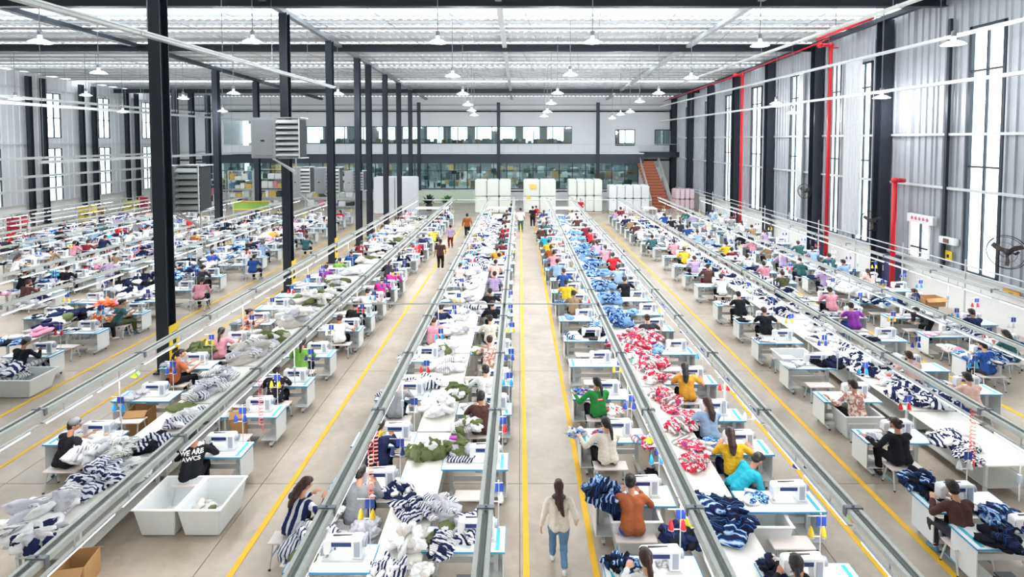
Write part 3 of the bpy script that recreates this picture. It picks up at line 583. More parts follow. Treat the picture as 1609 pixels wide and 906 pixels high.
def hand(mb, w, fwd, side, up, curl=.5):
    """palm, four unequal bent fingers, thumb from the side of the palm"""
    fwd = fwd.normalized(); lat = fwd.cross(up).normalized(); up = lat.cross(fwd).normalized()
    pc = w+fwd*.085
    for k in (-1, -.33, .33, 1): mb.cap(w+lat*k*.018, pc+lat*k*.03, .015, .0125, 8)
    for k, L in zip((-1.5, -.5, .5, 1.5), (.062, .078, .084, .07) if side > 0 else (.07, .084, .078, .062)):
        b0 = pc+lat*k*.0205; a = curl*.6; d1 = fwd*math.cos(a)-up*math.sin(a); b1 = b0+d1*L*.5; a = curl*1.5; d2 = fwd*math.cos(a)-up*math.sin(a); b2 = b1+d2*L*.32; a = curl*2.2; d3 = fwd*math.cos(a)-up*math.sin(a)
        mb.cap(b0, b1, .0092, .0085, 8).cap(b1, b2, .0085, .008, 8).cap(b2, b2+d3*L*.25, .008, .007, 8)
    t0 = w+fwd*.03-lat*side*.022*-1 if False else w+fwd*.03+lat*(-side)*.026; t1_ = t0+(fwd*.6+lat*(-side)*.6-up*.3).normalized()*.036; t2_ = t1_+(fwd*.9-up*.35).normalized()*.03
    mb.cap(t0, t1_, .0115, .0105, 8).cap(t1_, t2_, .0105, .009, 8)
def head_frame(hc, yaw, tilt):
    m = Matrix.Rotation(yaw, 3, 'Z') @ Matrix.Rotation(-tilt, 3, 'X'); return m
def figure(P, lean=.25, yaw=0, hyaw=0, htilt=.45, wl=(-.13, .44, .8), wr=(.13, .46, .8), sitting=True, feet=None, sleeve=1.0, curl=.5, bendx=0, name='fig', handup=(0, 0, 1)):
    P = Vector(P); Rz = Matrix.Rotation(yaw, 3, 'Z'); sp = Matrix.Rotation(bendx, 3, 'Y') @ Matrix.Rotation(-lean, 3, 'X')
    def S(x, y, z): return P + Rz @ (sp @ Vector((x, y, z)))
    b = MB(); sh_ = MB(); tr = MB(); sc_ = MB()
    nb = S(0, .01, .53); hc = nb + Rz @ Vector((0, .045+.04*lean, .155)); hm = head_frame(hc, yaw+hyaw, htilt)
    def Hh(x, y, z): return hc + hm @ Vector((x, y, z))
    # torso
    for s in (-1, 1):
        b.cap(S(s*.065, 0, 0), S(s*.055, 0, .2), .085, .078); b.cap(S(s*.055, 0, .2), S(s*.075, 0, .38), .08, .085); b.cap(S(s*.06, 0, .4), S(s*.165, 0, .455), .055, .045)
        sh_.cap(S(s*.07, -.01, .01), S(s*.06, 0, .2), .118, .098); sh_.cap(S(s*.06, 0, .2), S(s*.078, 0, .38), .097, .1); sh_.cap(S(s*.05, 0, .43), S(s*.165, -.002, .455), .06, .057)
    b.cap(S(0, 0, .45), nb+Vector((0, .0, .06)), .052, .047); b.cap(nb+Vector((0, 0, .04)), Hh(0, -.02, -.05), .047, .05)
    sh_.cap(S(0, 0, .44), S(0, 0, .475), .062, .055)
    # head
    b.ell(hc, (.073, .088, .108), 20, 14, mat=hm); b.ell(Hh(0, .022, -.06), (.052, .058, .052), 14, 10, mat=hm); b.ell(Hh(0, .06, .015), (.05, .028, .03), 12, 8, mat=hm)
    b.cap(Hh(0, .086, .018), Hh(0, .104, -.018), .009, .014, 8); b.ell(Hh(0, .082, -.048), (.026, .014, .011), 10, 6, mat=hm)
    for s in (-1, 1):
        b.ell(Hh(s*.075, -.005, -.005), (.011, .02, .031), 8, 6, mat=hm); b.ell(Hh(s*.036, .066, -.02), (.022, .02, .02), 8, 6, mat=hm)
    J = {'hc': hc, 'hm': hm}
    # arms
    for s, w in ((-1, wl), (1, wr)):
        a = S(s*.185, 0, .445); e, w2 = ik(a, P+Rz @ (Vector(w)-Vector((0, 0, P.z)) if False else Vector(w)), .27, .245, Vector((s*.8, -.5, -.9)) if sitting else Vector((s*.25, -1, 0)))
        b.cap(a, e, .043, .034).cap(e, e+(w2-e)*.35, .036, .037).cap(e+(w2-e)*.35, w2, .037, .024)
        hand(b, w2, (w2-e), s, Vector(handup), curl)
        if sleeve > .5:
            sh_.cap(a, e, .06, .051).cap(e, e+(w2-e)*(sleeve-.06), .051, .038)
        else: sh_.cap(a, a+(e-a)*.62, .062, .055)
    # legs
    for s in (-1, 1):
        hp = P+Rz @ Vector((s*.09, 0, -.02))
        if sitting: kn, an = P+Rz @ Vector((s*.14, .41, -.03)), P+Rz @ Vector((s*.13, .40+.05*s, -P.z+.09)); fd = Vector((0, 1, 0))
        else:
            an = Vector(feet[0 if s < 0 else 1]); kn, an = ik(hp, an, .39, .39, Vector((0, 1, .1))); fd = Vector((0, 1, -.05))
        b.cap(hp, kn, .075, .052).cap(kn, kn+(an-kn)*.35, .052, .052).cap(kn+(an-kn)*.35, an, .052, .036)
        tr.cap(hp, kn, .1, .07).cap(kn, kn+(an-kn)*.86, .07, .056)
        sc_.cap(an+Vector((0, -.03, -.045)), an+fd*.13+Vector((0, 0, -.055)), .04, .036); sc_.cap(an+Vector((0, -.02, -.02)), an+fd*.02+Vector((0, 0, -.03)), .042, .042)
    for s in (-1, 1): tr.cap(P+Vector((s*.065, -.01, 0)), S(s*.06, 0, .0), .104, .095)
    out = [remesh(b, .009, 2, name='body'), remesh(sh_, .016, 3, .010, 8, 'shirt'), remesh(tr, .018, 3, .009, 7, 'trousers'), remesh(sc_, .013, 2, name='shoes')]
    for m_, mt in zip(out, (skin, offwhite, navy_plastic, white)): m_.materials.append(mt)
    # far version: one continuous low mesh
    far = []
    J['meshes'] = out; J['src'] = (b, sh_, tr, sc_); return J
def hair_mesh(kind):
    h = MB(); h.ell((0, -.018, .022), (.083, .093, .1), 18, 12); h.ell((0, -.045, -.03), (.074, .06, .075), 14, 10); h.ell((0, .035, .075), (.062, .05, .042), 12, 8)
    if kind == 'bun': h.ell((0, -.11, .05), (.042, .04, .042), 12, 8)
    if kind == 'ponytail': h.ell((0, -.105, .02), (.03, .028, .03), 10, 6).cap((0, -.12, .01), (0, -.15, -.12), .03, .036).cap((0, -.15, -.12), (0, -.135, -.3), .036, .018)
    if kind == 'long': h.cap((0, -.07, -.03), (0, -.105, -.2), .07, .06).cap((.02, -.105, -.2), (0, -.1, -.36), .055, .03).cap((-.03, -.1, -.1), (-.03, -.1, -.33), .045, .025)
    if kind == 'low_tail': h.ell((0, -.09, -.06), (.032, .03, .03), 10, 6).cap((0, -.1, -.07), (.015, -.11, -.2), .03, .03).cap((.015, -.11, -.2), (.02, -.1, -.34), .03, .012)
    m = remesh(h, .009, 2, .0035, 40, 'hair')
    for v in m.vertices:
        if v.co.y > .03 and v.co.z < .05 : v.co.y = .03+(v.co.y-.03)*.1
    m.materials.append(hairm); return m
HAIR = {k: hair_mesh(k) for k in ('short', 'bun', 'ponytail', 'long', 'low_tail')}
cap_m = MB().lathe([(.09, 0), (.093, .05), (.07, .105), (.03, .125), (.0, .128)], 18).mesh('cap_crown', M('cap_grey', '6f7176', .8), True)
brim_m = MB().prism([(-.065, .06), (-.05, .13), (0, .155), (.05, .13), (.065, .06)], 0, .01, 'Z').mesh('brim', M('cap_grey', '6f7176', .8))
eye_m = MB().ell((0, 0, 0), (.011, .006, .006), 8, 6).mesh('eye', black, True); lip_m = MB().ell((0, 0, 0), (.022, .008, .007), 8, 6).mesh('lips', M('lips', 'b0645c', .5), True)
SEAT = .49
POSES = [
 dict(P=(0, 0, SEAT+.06), lean=.26, hyaw=.05, htilt=.4, wl=(-.16, .44, .29), wr=(.12, .47, .3)),
 dict(P=(0, 0, SEAT+.06), lean=.36, hyaw=-.3, htilt=.5, wl=(-.1, .46, .3), wr=(.2, .45, .31), bendx=.04),
 dict(P=(0, 0, SEAT+.06), lean=.2, hyaw=.3, htilt=.3, wl=(-.42, .3, .3), wr=(.1, .46, .3), yaw=.12),
 dict(P=(0, 0, SEAT+.06), lean=.3, hyaw=-.05, htilt=.45, wl=(-.14, .44, .3), wr=(.36, .38, .3), sleeve=.4, bendx=-.05),
 dict(P=(0, 0, SEAT+.06), lean=.24, hyaw=-.7, htilt=.15, wl=(-.05, .46, .31), wr=(.48, .3, .42), sleeve=.4, yaw=-.55),
 dict(P=(0, 0, SEAT+.06), lean=.5, hyaw=.1, htilt=.7, wl=(-.14, .42, .28), wr=(.1, .45, .28)),
]
FIG = [figure(**p) for p in POSES]
WALK = figure(P=(0, 0, .84), lean=.03, hyaw=0, htilt=.08, wl=(-.29, .05, -.06), wr=(.27, -.05, .1), sitting=False, feet=((-.09, .2, .09), (.08, -.16, .12)), sleeve=.9, curl=.45, handup=(-1, 0, 0))
STAND = figure(P=(0, 0, .85), lean=.02, hyaw=.2, htilt=.1, wl=(-.27, .02, -.06), wr=(.25, .12, .06), sitting=False, feet=((-.1, .03, .09), (.1, -.04, .09)), sleeve=.4, handup=(1, 0, 0))
BENT = figure(P=(0, 0, .82), lean=1.15, hyaw=0, htilt=.9, wl=(-.12, .62, -.05), wr=(.14, .6, -.05), sitting=False, feet=((-.12, .04, .09), (.12, -.02, .09)), sleeve=.9)
SIDE = figure(P=(0, 0, SEAT+.06), lean=.85, hyaw=0, htilt=.8, wl=(-.15, .5, -.05), wr=(.14, .5, -.05))
def low(fig, hk):
    key = 'low_'+hk
    if key in fig: return fig[key]
    parts = list(fig['meshes'])+[HAIR[hk]]; me_v = []; mb = MB()
    for i, m_ in enumerate(parts):
        ob = bpy.data.objects.new('t', m_); TMP.collection.objects.link(ob); d = ob.modifiers.new('d', 'DECIMATE'); d.ratio = (.05, .12, .12, .1, .15)[i]
        TMP.view_layers[0].update(); dg = TMP.view_layers[0].depsgraph; dg.update(); q = ob.evaluated_get(dg).to_mesh()
        tf = Matrix.Translation(fig['hc']) @ fig['hm'].to_4x4() if i == 4 else Matrix.Identity(4)
        mb.add([tf @ v.co for v in q.vertices], [tuple(p_.vertices) for p_ in q.polygons], i); bpy.data.objects.remove(ob)
    fig[key] = mb.mesh('figure', [skin, offwhite, navy_plastic, white, hairm], True, fix=False); return fig[key]
SC_P = 1.12
CLOTH = {'white': 'e9e9ea', 'black': '1e2026', 'navy': '232b4e', 'red': 'c92a38', 'green': '2f8a45', 'teal': '3c6a6c', 'orange': 'd9774a', 'rust': 'a85f3c', 'tan': '9c8468', 'grey': '8f9298', 'pink': 'dd9aa8', 'magenta': 'c23d93', 'purple': '8a3fa3', 'yellow': 'e3c53c', 'amber': 'dfa23e', 'blue': '2c549c', 'pale blue': '9db9d8', 'maroon': '7a2836', 'olive': '5b5f42', 'cream': 'e4dccf', 'brown': '553a38', 'turquoise': '2fb0c8', 'lilac': 'b7a3c9', 'peach': 'f3cdc4', 'charcoal': '3b3c45', 'bright green': '77a84a'}
def cm(c): return M('cloth_'+c.replace(' ', '_'), CLOTH[c], .85, spec=.2, var=.1, bump=.3, scale=18)
PRINTS = {'yellow print': stripes('yellow_print', [(0, '6b5520'), (.13, 'e0b02c')], 22, mode='DOT'), 'pink floral': stripes('pink_floral', [(0, 'b47f78'), (.45, 'e6cdbd'), (.6, 'efe3d8')], 12, 3, mode='NOISE'), 'black floral': stripes('black_floral', [(0, 'c9c2c4'), (.24, '2a2630')], 14, mode='DOT'),
 'navy striped': stripes('navy_striped', [(0, 'd9dbe2'), (.28, '1f2a55')], 7, 1), 'orange print': stripes('orange_print', [(0, 'c9563a'), (.4, 'e08f62'), (.62, 'eedccb')], 10, 3, mode='NOISE')}
def cloth_of(c): return PRINTS[c] if c in PRINTS else cm(c)
shoe_c = [M('shoe_white', 'e6e6e6', .5), M('shoe_dark', '26262b', .5), M('shoe_blue', '4f7fa8', .5)]
skins = [skin, M('skin_b', 'd8a88c', .55, scale=20), M('skin_c', 'b47f63', .55, scale=20)]
NP = [0]; PT = {}
def person(loc, fig, label, top, bottom='black', hair='ponytail', near=True, rz=0, group=None, hat=False, sc=SC_P, hairmat=None):
    if sc == SC_P: sc = (1.34, 1.2, 1.12)
    else: sc = (sc*1.12, sc*1.08, sc)
    NP[0] += 1; o = thing('person', label, 'person', loc, rz, group, sc); r = random.Random(NP[0]*13)
    tm, bm2, sm_, sk = cloth_of(top), cloth_of(bottom), shoe_c[r.randrange(3)], skins[r.randrange(3)]; hm2 = hairmat or (hairm if r.random() < .85 else hairb)
    if near:
        PT[o.name] = {}
        for nme, me, mt in zip(('body', 'shirt', 'trousers', 'shoes'), fig['meshes'], (sk, tm, bm2, sm_)): q_ = link(nme, me, o); setmat(q_, [mt]); PT[o.name][nme] = q_
        h = link('hair', HAIR[hair], o); h.matrix_local = Matrix.Translation(fig['hc']) @ fig['hm'].to_4x4(); setmat(h, [hm2])
        if loc[1] < 20 or hat:
            hd = Matrix.Translation(fig['hc']) @ fig['hm'].to_4x4()
            for x in (-.032, .032): e = link('eye', eye_m, o); e.matrix_local = hd @ Matrix.Translation((x, .083, .0))
            e = link('lips', lip_m, o); e.matrix_local = hd @ Matrix.Translation((0, .094, -.05))
        if hat:
            c = link('cap_crown', cap_m, o); c.matrix_local = Matrix.Translation(fig['hc']) @ fig['hm'].to_4x4() @ Matrix.Translation((0, -.012, .025)); b_ = link('brim', brim_m, c, (0, 0, .01))
    else:
        l_ = link('figure', low(fig, hair), o); setmat(l_, [sk, tm, bm2, sm_, hm2])
    return o
# ------------------------------------------------------------------ sewing tables, machines, benches
TH = .82
def table_tree(L, s, far=False):
    """s: side on which the aisle lies (-1 left, +1 right)"""
    W_ = .62; top = MB().box((0, 0, TH-.015), (L, W_, .03)).mesh('tabletop', offwhite, bevel=.008)
    edge = MB().box((0, -W_/2, TH-.018), (L+.01, .012, .03)).box((0, W_/2, TH-.018), (L+.01, .012, .03)).box((L/2, 0, TH-.018), (.012, W_, .03)).box((-L/2, 0, TH-.018), (.012, W_, .03)).mesh('edge_band', blue_edge)
    tape = MB().box((s*(L/2-.13), 0, TH+.002), (.07, W_*.86, .006)).mesh('tape_strip', cyan_tape)
    legs = []
    for q in (-1, 1):
        x = q*(L/2-.17)
        lm = MB().box((x, .05, .43), (.09, .07, .72)).box((x, 0, .1), (.07, .62, .06)).box((x, 0, .775), (.06, .5, .04)).mesh('leg', alu, bevel=0)
        cm_ = MB().tube((x, -.27, .035), (x+.03, -.27, .035), .035, n=8).tube((x, .27, .035), (x+.03, .27, .035), .035, n=8).mesh('caster', M('caster_blue', '2c4a66', .5))
        legs.append(('leg', lm, (0, 0, 0), (0, 0, 0), [('caster', cm_, (0, 0, 0), (0, 0, 0), [])]))
    motor = MB().box((.15, .02, .68), (.3, .2, .18)).mesh('motor_box', mach_grey, bevel=.01); ped = MB().box((.0, -.05, .09), (.32, .22, .03)).mesh('foot_pedal', M('pedal', '6c7076', .5))
    beam = MB().box((0, .1, .36), (L-.4, .03, .12)).mesh('stretcher', alu)
    e_ = s*(L/2-.03); pan = MB().box((e_, 0, .47), (.02, W_*.9, .6)).box((e_-s*.2, W_*.44, .47), (.4, .02, .6)).box((e_-s*.2, 0, .19), (.4, W_*.9, .02)).mesh('side_bin', tub_mat)
    if far:
        b = MB()
        for me, mi in ((top, 0), (edge, 1), (tape, 2), (legs[0][1], 3), (legs[1][1], 3), (legs[0][4][0][1], 3), (legs[1][4][0][1], 3), (pan, 4), (beam, 3)): b.add([v.co for v in me.vertices], [tuple(p.vertices) for p in me.polygons], mi)
        return [('table_body', b.mesh('table_body', [offwhite, blue_edge, cyan_tape, alu, tub_mat]), (0, 0, 0), (0, 0, 0), [])]
    z = (0, 0, 0); return [(n, m, z, z, c) for n, m, c in (('tabletop', top, []), ('edge_band', edge, []), ('tape_strip', tape, []), ('motor_box', motor, []), ('foot_pedal', ped, []), ('stretcher', beam, []), ('side_bin', pan, []))]+legs
TB = {(L, s, f): table_tree(L, s, f) for L in (1.45, 1.6) for s in (-1, 1) for f in (False, True)}
def machine_tree(far=False, cones=True):
    k = 1.15
    bed = MB().box((.02*k, 0, .012), (.62*k, .2*k, .024)).mesh('bed', alu, bevel=.006)
    arm = MB().prism([(x*k, z*k) for x, z in [(-.27, .09), (-.19, .09), (-.17, .2), (.13, .2), (.15, .02), (.31, .02), (.31, .32), (.27, .335), (-.24, .31), (-.27, .28)]], -.075*k, .075*k).mesh('arm', mach_white, bevel=.012)
    pan = MB().box((.0, -.088, .285*1.0), (.34, .008, .07)).mesh('control_panel', navy_plastic); pil = MB().box((.265, -.09, .2), (.1, .012, .26)).mesh('pillar_cover', mach_grey)
    wheel = MB().tube((.31*k, 0, .27), (.36*k, 0, .27), .075, n=14).mesh('handwheel', mach_grey, True); nd = MB().tube((-.23*k, 0, .1), (-.23*k, 0, .03), .012, n=6).box((-.23*k, 0, .11), (.06, .07, .04)).box((-.23*k, -.02, .03), (.05, .06, .012)).mesh('needle_bar', M('chrome', 'c8ccd0', .25, .8))
    bt = MB(); bt.box((.0, .02, .372), (.34, .03, .012)); btn = bt.mesh('top_guide', black)
    rod = MB().tube((.42, .18, 0), (.42, .18, .95), .011, n=5).tube((.2, .18, .9), (.5, .18, .9), .008, n=4).tube((.22, .18, .55), (.5, .18, .55), .009, n=4).lathe([(.055, .545), (.055, .555)], 8, c=(.26, .18, 0)).lathe([(.055, .545), (.055, .555)], 8, c=(.47, .18, 0)).mesh('thread_stand', alu)
    cone = MB().lathe([(.052, 0), (.05, .02), (.026, .13), (.012, .14), (.012, .16)], 10).mesh('thread_cone', M('thread', '2f8fd0', .7), True); z = (0, 0, 0)
    tag_m = MB().box((0, 0, 0), (.075, .006, .16)).box((0, -.004, .0), (.05, .004, .1)).mesh('hanging_card', M('card_blue', '2a49a8', .5))
    if far:
        b = MB()
        for me, mi in ((bed, 3), (arm, 0), (pan, 1), (pil, 2), (rod, 3)): b.add([v.co for v in me.vertices], [tuple(p.vertices) for p in me.polygons], mi)
        for x in (.26, .47): b.add([v.co+Vector((x, .18, .56)) for v in cone.vertices], [tuple(p.vertices) for p in cone.polygons], 4)
        return [('machine_body', b.mesh('machine_body', [mach_white, navy_plastic, mach_grey, alu, M('thread', '2f8fd0')]), z, z, [])]
    return [(n, m, z, z, c) for n, m, c in (('bed', bed, []), ('arm', arm, []), ('control_panel', pan, []), ('pillar_cover', pil, []), ('handwheel', wheel, []), ('needle_bar', nd, []), ('top_guide', btn, []),
        ('thread_stand', rod, [('thread_cone', cone, (.26, .18, .56), z, []), ('thread_cone', cone, (.47, .18, .56), z, []), ('hanging_card', tag_m, (.38, .17, .82), z, []), ('hanging_card', tag_m, (.47, .17, .82), z, [])]))]
MT = {False: machine_tree(), True: machine_tree(True)}
SH = .55-.06*1.0
def bench_tree(L=.78):
    st_ = MB().box((0, 0, .47), (L, .34, .03)).mesh('seat', M('bench_top', 'e6dcd8', .5), bevel=.008); z = (0, 0, 0); out = [('seat', st_, z, z, [])]
    for s in (-1, 1):
        for t in (-1, 1): out.append(('leg', MB().tube((s*(L/2-.08), t*.1, .46), (s*(L/2-.05), t*.2, .02), .018, n=6).mesh('leg', alu), z, z, [('rubber_foot', MB().tube((s*(L/2-.05), t*.2, 0), (s*(L/2-.05), t*.2, .03), .024, n=6).mesh('rubber_foot', black), z, z, [])]))
        out.append(('side_bar', MB().tube((s*(L/2-.06), -.15, .2), (s*(L/2-.06), .15, .2), .012, n=5).mesh('side_bar', blue_edge), z, z, []))
    return out
BT = bench_tree()
bf = MB()
for n_, me, _l, _r, ch in BT:
    bf.add([v.co for v in me.vertices], [tuple(p.vertices) for p in me.polygons], 0 if n_ == 'seat' else 1)
BF = [('bench_body', bf.mesh('bench_body', [M('bench_top', ''), alu]), (0, 0, 0), (0, 0, 0), [])]
THR = [M('thr_blue', '2c4bb0', .7), M('thr_cyan', '2f9fe0', .7), M('thr_red', 'd02a35', .7), M('thr_white', 'ececec', .7), M('thr_navy', '27306a', .7), M('thr_yellow', 'e2c23a', .7)]
# garment heaps ------------------------------------------------------
def heap_mesh(seed, n=8, flat=False, sub=3):
    r = random.Random(seed); mb = MB(); b0 = bmesh.new(); bmesh.ops.create_icosphere(b0, subdivisions=sub, radius=1); bv = [v.co.copy() for v in b0.verts]; bf_ = [tuple(v.index for v in f.verts) for f in b0.faces]; b0.free()
    if not flat: n = int(n*2.6)
    for i in range(n):
        a = r.uniform(0, 6.28); q = i/n; ww = Vector((0, 0, 0))
        if flat:
            rad = (.5*(1-q)**.5 if i else 0)*r.uniform(.75, 1); c = Vector((rad*math.cos(a), rad*math.sin(a)*.8, .03+.1*i/n)); s = Vector((r.uniform(.36, .5), r.uniform(.3, .42), .045)); rot = Matrix.Rotation(r.uniform(-.3, .3), 3, 'Z')
        elif i < 3: c = Vector(((i-1)*.4, r.uniform(-.15, .15), .1)); s = Vector((.5, .5, .2)); rot = Matrix.Rotation(a, 3, 'Z')
        else:
            rad = .78*math.sqrt(r.random()); hz = .08+.36*(1-rad**2)*r.uniform(.7, 1.1); c = Vector((rad*math.cos(a), rad*math.sin(a)*.85, hz)); s = Vector((r.uniform(.24, .4), r.uniform(.13, .22), r.uniform(.08, .13))); rot = Euler((r.uniform(-.7, .7), r.uniform(-.6, .6)*rad, a+r.uniform(-1, 1))).to_matrix()
        off = Vector((r.uniform(0, 50), r.uniform(0, 50), i)); vs = []
        for v in bv:
            p = v*1.0; n1 = noise.noise(p*1.6+off); w1 = 1-abs(noise.noise(Vector((p.x*1.3, p.y*3.4, p.z*2.2))+off))*2.4; w2 = 1-abs(noise.noise(Vector((p.x*3, p.y*7, p.z*4))+off))*2.6
            d = 1+.32*n1+.20*max(0, w1)**3+.08*max(0, w2)**2
            if flat: p = Vector((math.copysign(abs(p.x)**.6, p.x), math.copysign(abs(p.y)**.6, p.y), p.z)); d = 1+.05*n1+.12*max(0, w2)**2*abs(p.z)
            else: p = p+noise.noise_vector(p*.9+off)*.35
            w_ = rot @ Vector((p.x*s.x*d, p.y*s.y*d, p.z*s.z*d*(1 if flat else 1.15)))+c; w_.z = max(w_.z, .004+.01*n1 if w_.z < 0 else w_.z); vs.append(w_)
        mb.add(vs, bf_, (i*7+seed) % 3 if flat or i % 4 else (i//4) % 3)
    zm = min(v[2] for v in mb.v); mb.v = [(v[0], v[1], v[2]-zm) for v in mb.v]; return mb.mesh('cloth_heap', [offwhite]*3, True, fix=False)
HEAPS = [heap_mesh(i) for i in range(9)]; FLATS = [heap_mesh(40+i, 7, True, 4) for i in range(3)]; BITS = [heap_mesh(60+i, 2, False, 3) for i in range(5)]; HSMALL = [heap_mesh(80+i, 4, False, 2) for i in range(6)]
C = {'ns': stripes('cloth_navy_stripe', [(0, 'e6e7ee'), (.5, '1f2850')], 4.5, 3.0, 1.2), 'ns2': stripes('cloth_navy_pinstripe', [(0, 'dfe1e8'), (.7, '2a325c')], 7, 2.0, 1.5), 'wg': stripes('cloth_white_grey_stripe', [(0, 'e4e3e4'), (.8, '85868e')], 9, 2.5), 'nblot': stripes('cloth_navy_white_print', [(0, '1c2446'), (.5, 'eceef3')], 4.5, 3, mode='NOISE'),
 'w': M('cloth_plain_white', 'e9e9ea', .9, spec=.1, bump=.4, scale=16), 'g': M('cloth_plain_grey', 'bcbcc4', .9, spec=.1, bump=.4), 'gr': M('cloth_warm_grey', 'c9c4bd', .9, spec=.1, bump=.4), 'ol': M('cloth_olive_green', '66704a', .9, spec=.1, bump=.3), 'n': M('cloth_plain_navy', '1f2747', .9, spec=.1, bump=.3), 'k': M('cloth_plain_black', '1d1e26', .9, spec=.1, bump=.3),
 'r': stripes('cloth_red_print', [(0, 'f3e6e8'), (.28, 'd8344c'), (.72, 'cf2c46'), (.9, '3d4f8f')], 5, 3, mode='NOISE'), 'r2': stripes('cloth_pink_red_stripe', [(0, 'f4eeee'), (.4, 'e0506a'), (.8, '59b5a5')], 4, 3.0), 'b': stripes('cloth_blue_print', [(0, '1f2f63'), (.35, '3f7fc4'), (.6, 'a9c8e6')], 6, 3, mode='NOISE'), 'b2': stripes('cloth_blue_stripe', [(0, '1c2850'), (.55, '3b86d8'), (.85, 'cfe0ef')], 4, 4.0),
 'sb': M('cloth_sky_blue', '7fa9d6', .9, spec=.1, bump=.3), 'db': stripes('cloth_dark_blue_trim', [(0, '171d38'), (.7, '2f78d0'), (.82, '171d38')], 3.2, 4), 'y': M('cloth_lime_yellow', 'd8de3c', .8), 'or': M('cloth_bright_orange', 'ee6a3a', .8), 'pk': M('cloth_soft_pink', 'e79ab4', .85), 'tq': M('cloth_turquoise2', '35b4c6', .85), 'pl': stripes('cloth_plaid', [(0, 'ecece8'), (.8, '5b675c')], 8, .6)}
hcount = {}
def heap(loc, size, cols, label, kind=None, h=1.0, seed=0, rz=None, group=None, cat='garment heap', name='garment_heap'):
    me = {'flat': FLATS, 'bit': BITS, 'small': HSMALL, None: HEAPS}[kind]; o = link(name, me[seed % len(me)], None, loc, (0, 0, rz if rz is not None else (seed*1.7) % 6.28), (size, size, size*h)); setmat(o, [C[c] for c in cols]); return tag(o, label, cat, group)
# ------------------------------------------------------------------ rows
# name, words, [(side word, table x, outer side, z0)], centre table x, width
ROWS = [('R1', 'row left of the centre aisle', [('left', -3.22, -1, 8.3), ('right', -.98, 1, 8.3)], -2.1, .86, 8.0),
        ('R2', 'row right of the centre aisle', [('left', 2.4, -1, 8.2), ('right', 5.15, 1, 8.6)], 3.75, 1.12, 8.0),
        ('L1', 'second row left of the centre aisle', [('left', -10.45, -1, 10.9), ('right', -7.1, 1, 12.2)], -8.75, 1.3, 9.4),
        ('R3', 'second row right of the centre aisle', [('left', 9.25, -1, 10.3), ('right', 13.1, 1, 14.6)], 11.0, 1.3, 11.4),
        ('R4', 'row beside the right wall', [('left', 15.75, -1, 17.0), ('right', 18.05, 1, 19.5)], 16.9, .7, 18),
        ('L2', 'third row left of the centre aisle', [('left', -19.2, -1, 20.6), ('right', -16.5, 1, 17.6)], -17.95, .7, 18.4),
        ('L3', 'fourth row left of the centre aisle', [('left', -25.0, -1, 26.2), ('right', -22.4, 1, 23.4)], -23.7, .9, 24.4),
        ('L4', 'fifth row left of the centre aisle', [('left', -31.0, -1, 32.2), ('right', -28.4, 1, 29.4)], -29.7, .9, 30.4),
        ('L5', 'sixth row left of the centre aisle', [('left', -37.0, -1, 38.0), ('right', -34.4, 1, 35.2)], -35.7, .9, 36.2)]
